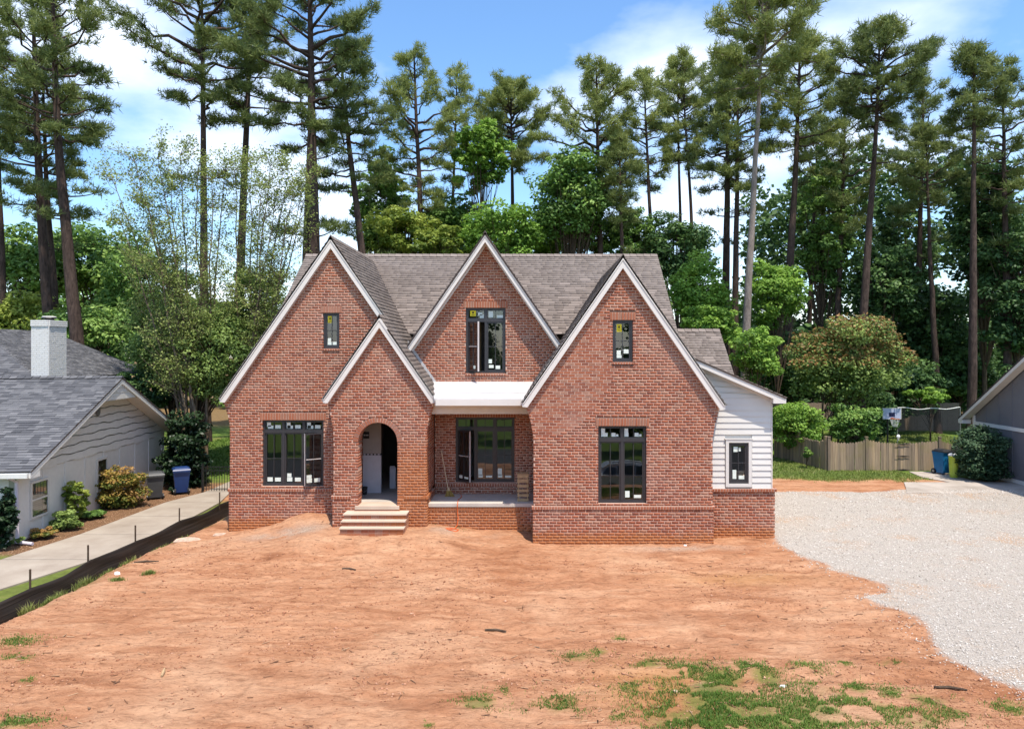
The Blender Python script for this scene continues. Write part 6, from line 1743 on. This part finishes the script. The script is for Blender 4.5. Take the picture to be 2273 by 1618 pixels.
def wood_floor():
    x = RNG.uniform(9, 42, 9000); y = RNG.uniform(46.5, 52, 9000); z = RNG.random(9000) ** 0.8 * 7.0
    put('undergrowth', leaf_mesh('undergrowth', np.stack([x, y, z], 1), 'leaf_dark', .34, .3), label='dark undergrowth at the wood edge behind the net', cat='undergrowth', kind='stuff')
wood_floor()
# trees across the street, only mirrored in the panes
across = [o for o in bpy.data.objects if o.get('label', '').startswith('shaded ')]
for i, x in enumerate((-30, -25, -20, -15, -10, -5, 0, 5, 10, 15, 20, 25, 31)):
    src = across[i % len(across)]
    r_ = src.copy(); COL.objects.link(r_); r_.location = (x, -12 - 2.5 * (i % 3), -1.6); r_.scale = (1.35, 1.2, 1.2 + 0.25 * (i % 3))
    r_['label'] = 'broadleaf tree across the street mirrored in the window panes'; r_['group'] = 'trees across the street'
    for chd in src.children:
        c_ = chd.copy(); COL.objects.link(c_); inv = chd.matrix_parent_inverse.copy(); c_.parent = r_; c_.matrix_parent_inverse = inv

# ------------------------------------------------------------------ ground cover
def on_ground(n, f):
    """n points sampled so that they are spread evenly in the photograph's lower half"""
    py = RNG.uniform(1110, 1640, n); d = H * F / (py - VY); px = RNG.uniform(-40, 2310, n)
    x = (px - VX) * d / F; return x, d
def dirt_mask(x, y):
    inhouse = ((x > -8.75) & (x < 0) & (y > 20.3)) | ((x > -5.5) & (x < 0.1) & (y > 18.55)) | ((x > 0) & (x < 6.65) & (y > 18.75))
    return (x > silt_x(y) + 0.15) & (gravel_mask(x, y) < 0.3) & ~inhouse & (y < 25) & (y > 9)
OCT = np.array([(1, 0, 0), (0, 1, 0), (-1, 0, 0), (0, -1, 0), (0, 0, 1), (0, 0, -1)], float)
OCF = np.array([(0, 1, 4), (1, 2, 4), (2, 3, 4), (3, 0, 4), (1, 0, 5), (2, 1, 5), (3, 2, 5), (0, 3, 5)])
def lumps(name, x, y, size, mat, flat=0.6, sink=0.2, r=None, **kw):
    n = len(x); z = ground_h(x, y)
    a = RNG.uniform(0, 6.28, n); ca, sa = np.cos(a), np.sin(a)
    V = OCT[None] * RNG.uniform(0.55, 1.3, (n, 6, 1)) + RNG.normal(size=(n, 6, 3)) * 0.12
    X = V[..., 0] * ca[:, None] - V[..., 1] * sa[:, None] * 0.75; Y = V[..., 0] * sa[:, None] + V[..., 1] * ca[:, None] * 0.75
    V = np.stack([X, Y, V[..., 2] * flat], -1) * size[:, None, None]
    V += np.stack([x, y, z + size * flat * (1 - sink) * 0.6], 1)[:, None, :]
    Fc = (OCF[None] + (np.arange(n) * 6)[:, None, None]).reshape(-1, 3)
    rr = RNG.random(n) if r is None else r
    put(name, mesh_np(name, V.reshape(-1, 3), Fc, mat, {'rnd': np.repeat(rr, 8)}), **kw)
x, y = on_ground(34000, None)
cl = fbm(x * 0.7, y * 0.9, 4, 41)
m_ = dirt_mask(x, y) & (RNG.random(len(x)) < np.clip((cl - 0.34) * 2.6, 0.04, 1))
x, y = x[m_], y[m_]
sz = RNG.uniform(0.006, 0.022, len(x)) * (1 + 1.0 * (RNG.random(len(x)) < 0.06)) * (0.6 + y / 26)
lumps('dirt_clods', x, y, sz, 'clod', 0.55, 0.5, label='loose clods of red clay scattered over the bare yard', cat='clods', kind='stuff')
x, y = on_ground(30000, None)
e = x - gravel_edge(y)
m_ = (np.abs(e + 0.15) < 0.55) & (RNG.random(len(x)) < np.exp(-(e + 0.05) ** 2 / 0.10)) & (y < 19) & (y > 9.5)
xs_, ys_ = x[m_], y[m_]
x = RNG.uniform(6.3, 17.5, 56000); y = 9.4 + 16.6 * RNG.random(56000) ** 1.25
m_ = (gravel_mask(x, y) > 0.45) & (x < 1136 * y / F + 1)
x = np.concatenate([x[m_], xs_]); y = np.concatenate([y[m_], ys_])
sz = RNG.uniform(0.010, 0.023, len(x)) * (0.75 + y / 40)
lumps('gravel', x, y, sz, 'gravel_stone', 0.62, 0.35, r=np.clip(RNG.normal(0.55, 0.22, len(x)), 0, 1), label='loose pale grey gravel covering the drive', cat='gravel', kind='stuff')
def twigs(n):
    x, y = on_ground(n * 3, None); cl = fbm(x * 0.6 + 7, y * 0.8, 3, 77); m_ = dirt_mask(x, y) & (RNG.random(len(x)) < np.clip((cl - 0.35) * 3, 0.03, 1)); x, y = x[m_][:n], y[m_][:n]
    k = len(x); a = RNG.normal(0.1, 0.8, k); L = RNG.uniform(0.02, 0.085, k) * (0.6 + y / 30); w = RNG.uniform(0.003, 0.007, k)
    z = ground_h(x, y); d = np.stack([np.cos(a), np.sin(a), RNG.normal(0, .08, k)], 1); s = np.stack([-np.sin(a), np.cos(a), np.zeros(k)], 1); u = np.array([0, 0, 1.0])
    c = np.stack([x, y, z + 0.008], 1)
    b = [c - d * L[:, None] + s * w[:, None], c - d * L[:, None] - s * w[:, None], c - d * L[:, None] + u * w[:, None] * 1.6,
         c + d * L[:, None] + s * w[:, None] + s * 0.02 * RNG.normal(size=(k, 1)), c + d * L[:, None] - s * w[:, None], c + d * L[:, None] + u * w[:, None] * 1.6]
    V = np.stack(b, 1).reshape(-1, 3); o = (np.arange(k) * 6)[:, None, None]
    Fc = (np.array([(0, 3, 5, 2), (1, 2, 5, 4), (0, 1, 4, 3)])[None] + o).reshape(-1, 4)
    put('twigs', mesh_np('twigs', V, Fc, 'twig', {'rnd': np.repeat(RNG.random(k), 3)}), label='small twigs, roots and bark bits strewn over the red dirt', cat='twigs', kind='stuff')
twigs(480)
def blades(name, x, y, hgt, mat, w=0.006, z=None, **kw):
    n = len(x); z = ground_h(x, y) if z is None else z
    a = RNG.uniform(0, 6.28, n); ln = np.stack([np.cos(a), np.sin(a), np.zeros(n)], 1); sd = np.stack([-np.sin(a), np.cos(a), np.zeros(n)], 1)
    b = np.stack([x, y, z - 0.005], 1); bend = RNG.uniform(0.15, 0.9, (n, 1)) * hgt[:, None]
    mid = b + ln * bend * 0.35 + ZE * hgt[:, None] * 0.6; tip = b + ln * bend + ZE * hgt[:, None]
    ww = w * RNG.uniform(.7, 1.3, (n, 1)) * np.ones((1, 1))
    V = np.stack([b - sd * ww, b + sd * ww, mid + sd * ww * .8, mid - sd * ww * .8, tip], 1).reshape(-1, 3); o = (np.arange(n) * 5)[:, None, None]
    F4 = (np.array([(0, 1, 2, 3)])[None] + o).reshape(-1, 4); F3 = (np.array([(3, 2, 4)])[None] + o).reshape(-1, 3)
    r = np.clip(fbm(x * 2.2, y * 2.2, 3, 55) * 0.7 + RNG.random(n) * 0.45 - 0.1, 0, 1)
    put(name, mesh_np(name, V, [F4, F3], mat, {'rnd': np.concatenate([r, r])}), **kw)
# foreground patches
X_, Y_, H_ = [], [], []
for (px, py, hw, hh) in GRASS_BLOBS:
    d = H * F / (py - VY); c = at(px, py, d); rx = hw * d / F; ry = hh * d * d / (F * H)
    n = int(4200 * rx * ry * math.pi) + 60
    q = RNG.normal(size=(n, 2)) * 0.64
    xx, yy = c[0] + q[:, 0] * rx, c[1] + q[:, 1] * ry
    k = fbm(xx * 4.0, yy * 4.0, 3, 61) > 0.44
    X_.append(xx[k]); Y_.append(yy[k]); H_.append(RNG.uniform(0.018, 0.06, k.sum()) * min(1, 0.5 + rx))
X_, Y_, H_ = map(np.concatenate, (X_, Y_, H_))
blades('grass_patches', X_, Y_, H_, 'grass_blade', 0.0048, label='green grass patches growing on the bare red dirt', cat='grass', kind='stuff')
# weeds along the silt fence
X_, Y_, H_ = [], [], []
for (px, py, hw, hh, tall) in ((57, 1342, 16, 10, .28), (125, 1310, 20, 9, .22), (185, 1285, 16, 9, .25), (235, 1262, 14, 6, .15), (282, 1240, 16, 8, .16), (335, 1208, 30, 6, .12), (385, 1185, 30, 5, .1), (260, 1300, 14, 4, .08), (330, 1287, 12, 4, .1), (105, 1330, 14, 6, .14)):
    d = (H + .12) * F / (py - VY); c = at(px, py, d); rx = hw * d / F; ry = hh * d * d / (F * H) * .6
    n = 320; q = RNG.normal(size=(n, 2)) * 0.5
    X_.append(c[0] + q[:, 0] * rx); Y_.append(c[1] + q[:, 1] * ry); H_.append(RNG.uniform(0.3, 1.0, n) * tall)
X_, Y_, H_ = map(np.concatenate, (X_, Y_, H_))
blades('weeds', X_, Y_, H_, 'grass_dry', 0.006, label='tufts of weeds along the foot of the silt fence', cat='weeds', kind='stuff')
# lawns
n = 30000; x = RNG.uniform(6.5, 18, n); y = RNG.uniform(27.2, 33.5, n)
k = (x < 15.8 + (28.6 - y) * .2) & (y + 2.0 * (fbm(x * .9, y * .9, 4, 83) - .5) > lawn_front(x) - 0.2 + RNG.normal(0, .2, n)) & ((y < 30.25) | (x < 12.6))
blades('lawn', x[k], y[k], RNG.uniform(.04, .1, k.sum()), 'grass_dry', 0.012, label='rough lawn in front of the picket fence', cat='grass', kind='stuff')
n = 12000; x = RNG.uniform(17, 25, n); y = RNG.uniform(37, 44, n)
blades('lawn', x, y, RNG.uniform(.05, .1, n), 'grass_dry', 0.02, label='lawn strip below the sports net', cat='grass', kind='stuff')
n = 14000; x = RNG.uniform(-18, -9, n); y = RNG.uniform(31.5, 44, n)
blades('lawn', x, y, RNG.uniform(.05, .12, n), 'grass_blade', 0.02, label='bright lawn beyond the iron gate', cat='grass', kind='stuff')
n = 9000; y = RNG.uniform(13.5, 22, n); x = silt_x(y) - RNG.uniform(0.1, 0.9, n)
k = x > np.interp(y, [p[1] for p in wr_], [p[0] for p in wr_]) + 0.02
blades('verge_grass', x[k], y[k], RNG.uniform(.03, .08, k.sum()), 'grass_blade', 0.006, label='narrow grass verge between walk and silt fence', cat='grass', kind='stuff')
# needle litter on the bed by the white house
n = 5000; x = RNG.uniform(-15.2, -12.9, n); y = RNG.uniform(19.5, 30, n)
lumps('bed_mulch', x, y, RNG.uniform(.012, .03, n), 'twig', .4, .3, label='brown bark mulch on the bed along the white house', cat='mulch', kind='stuff')
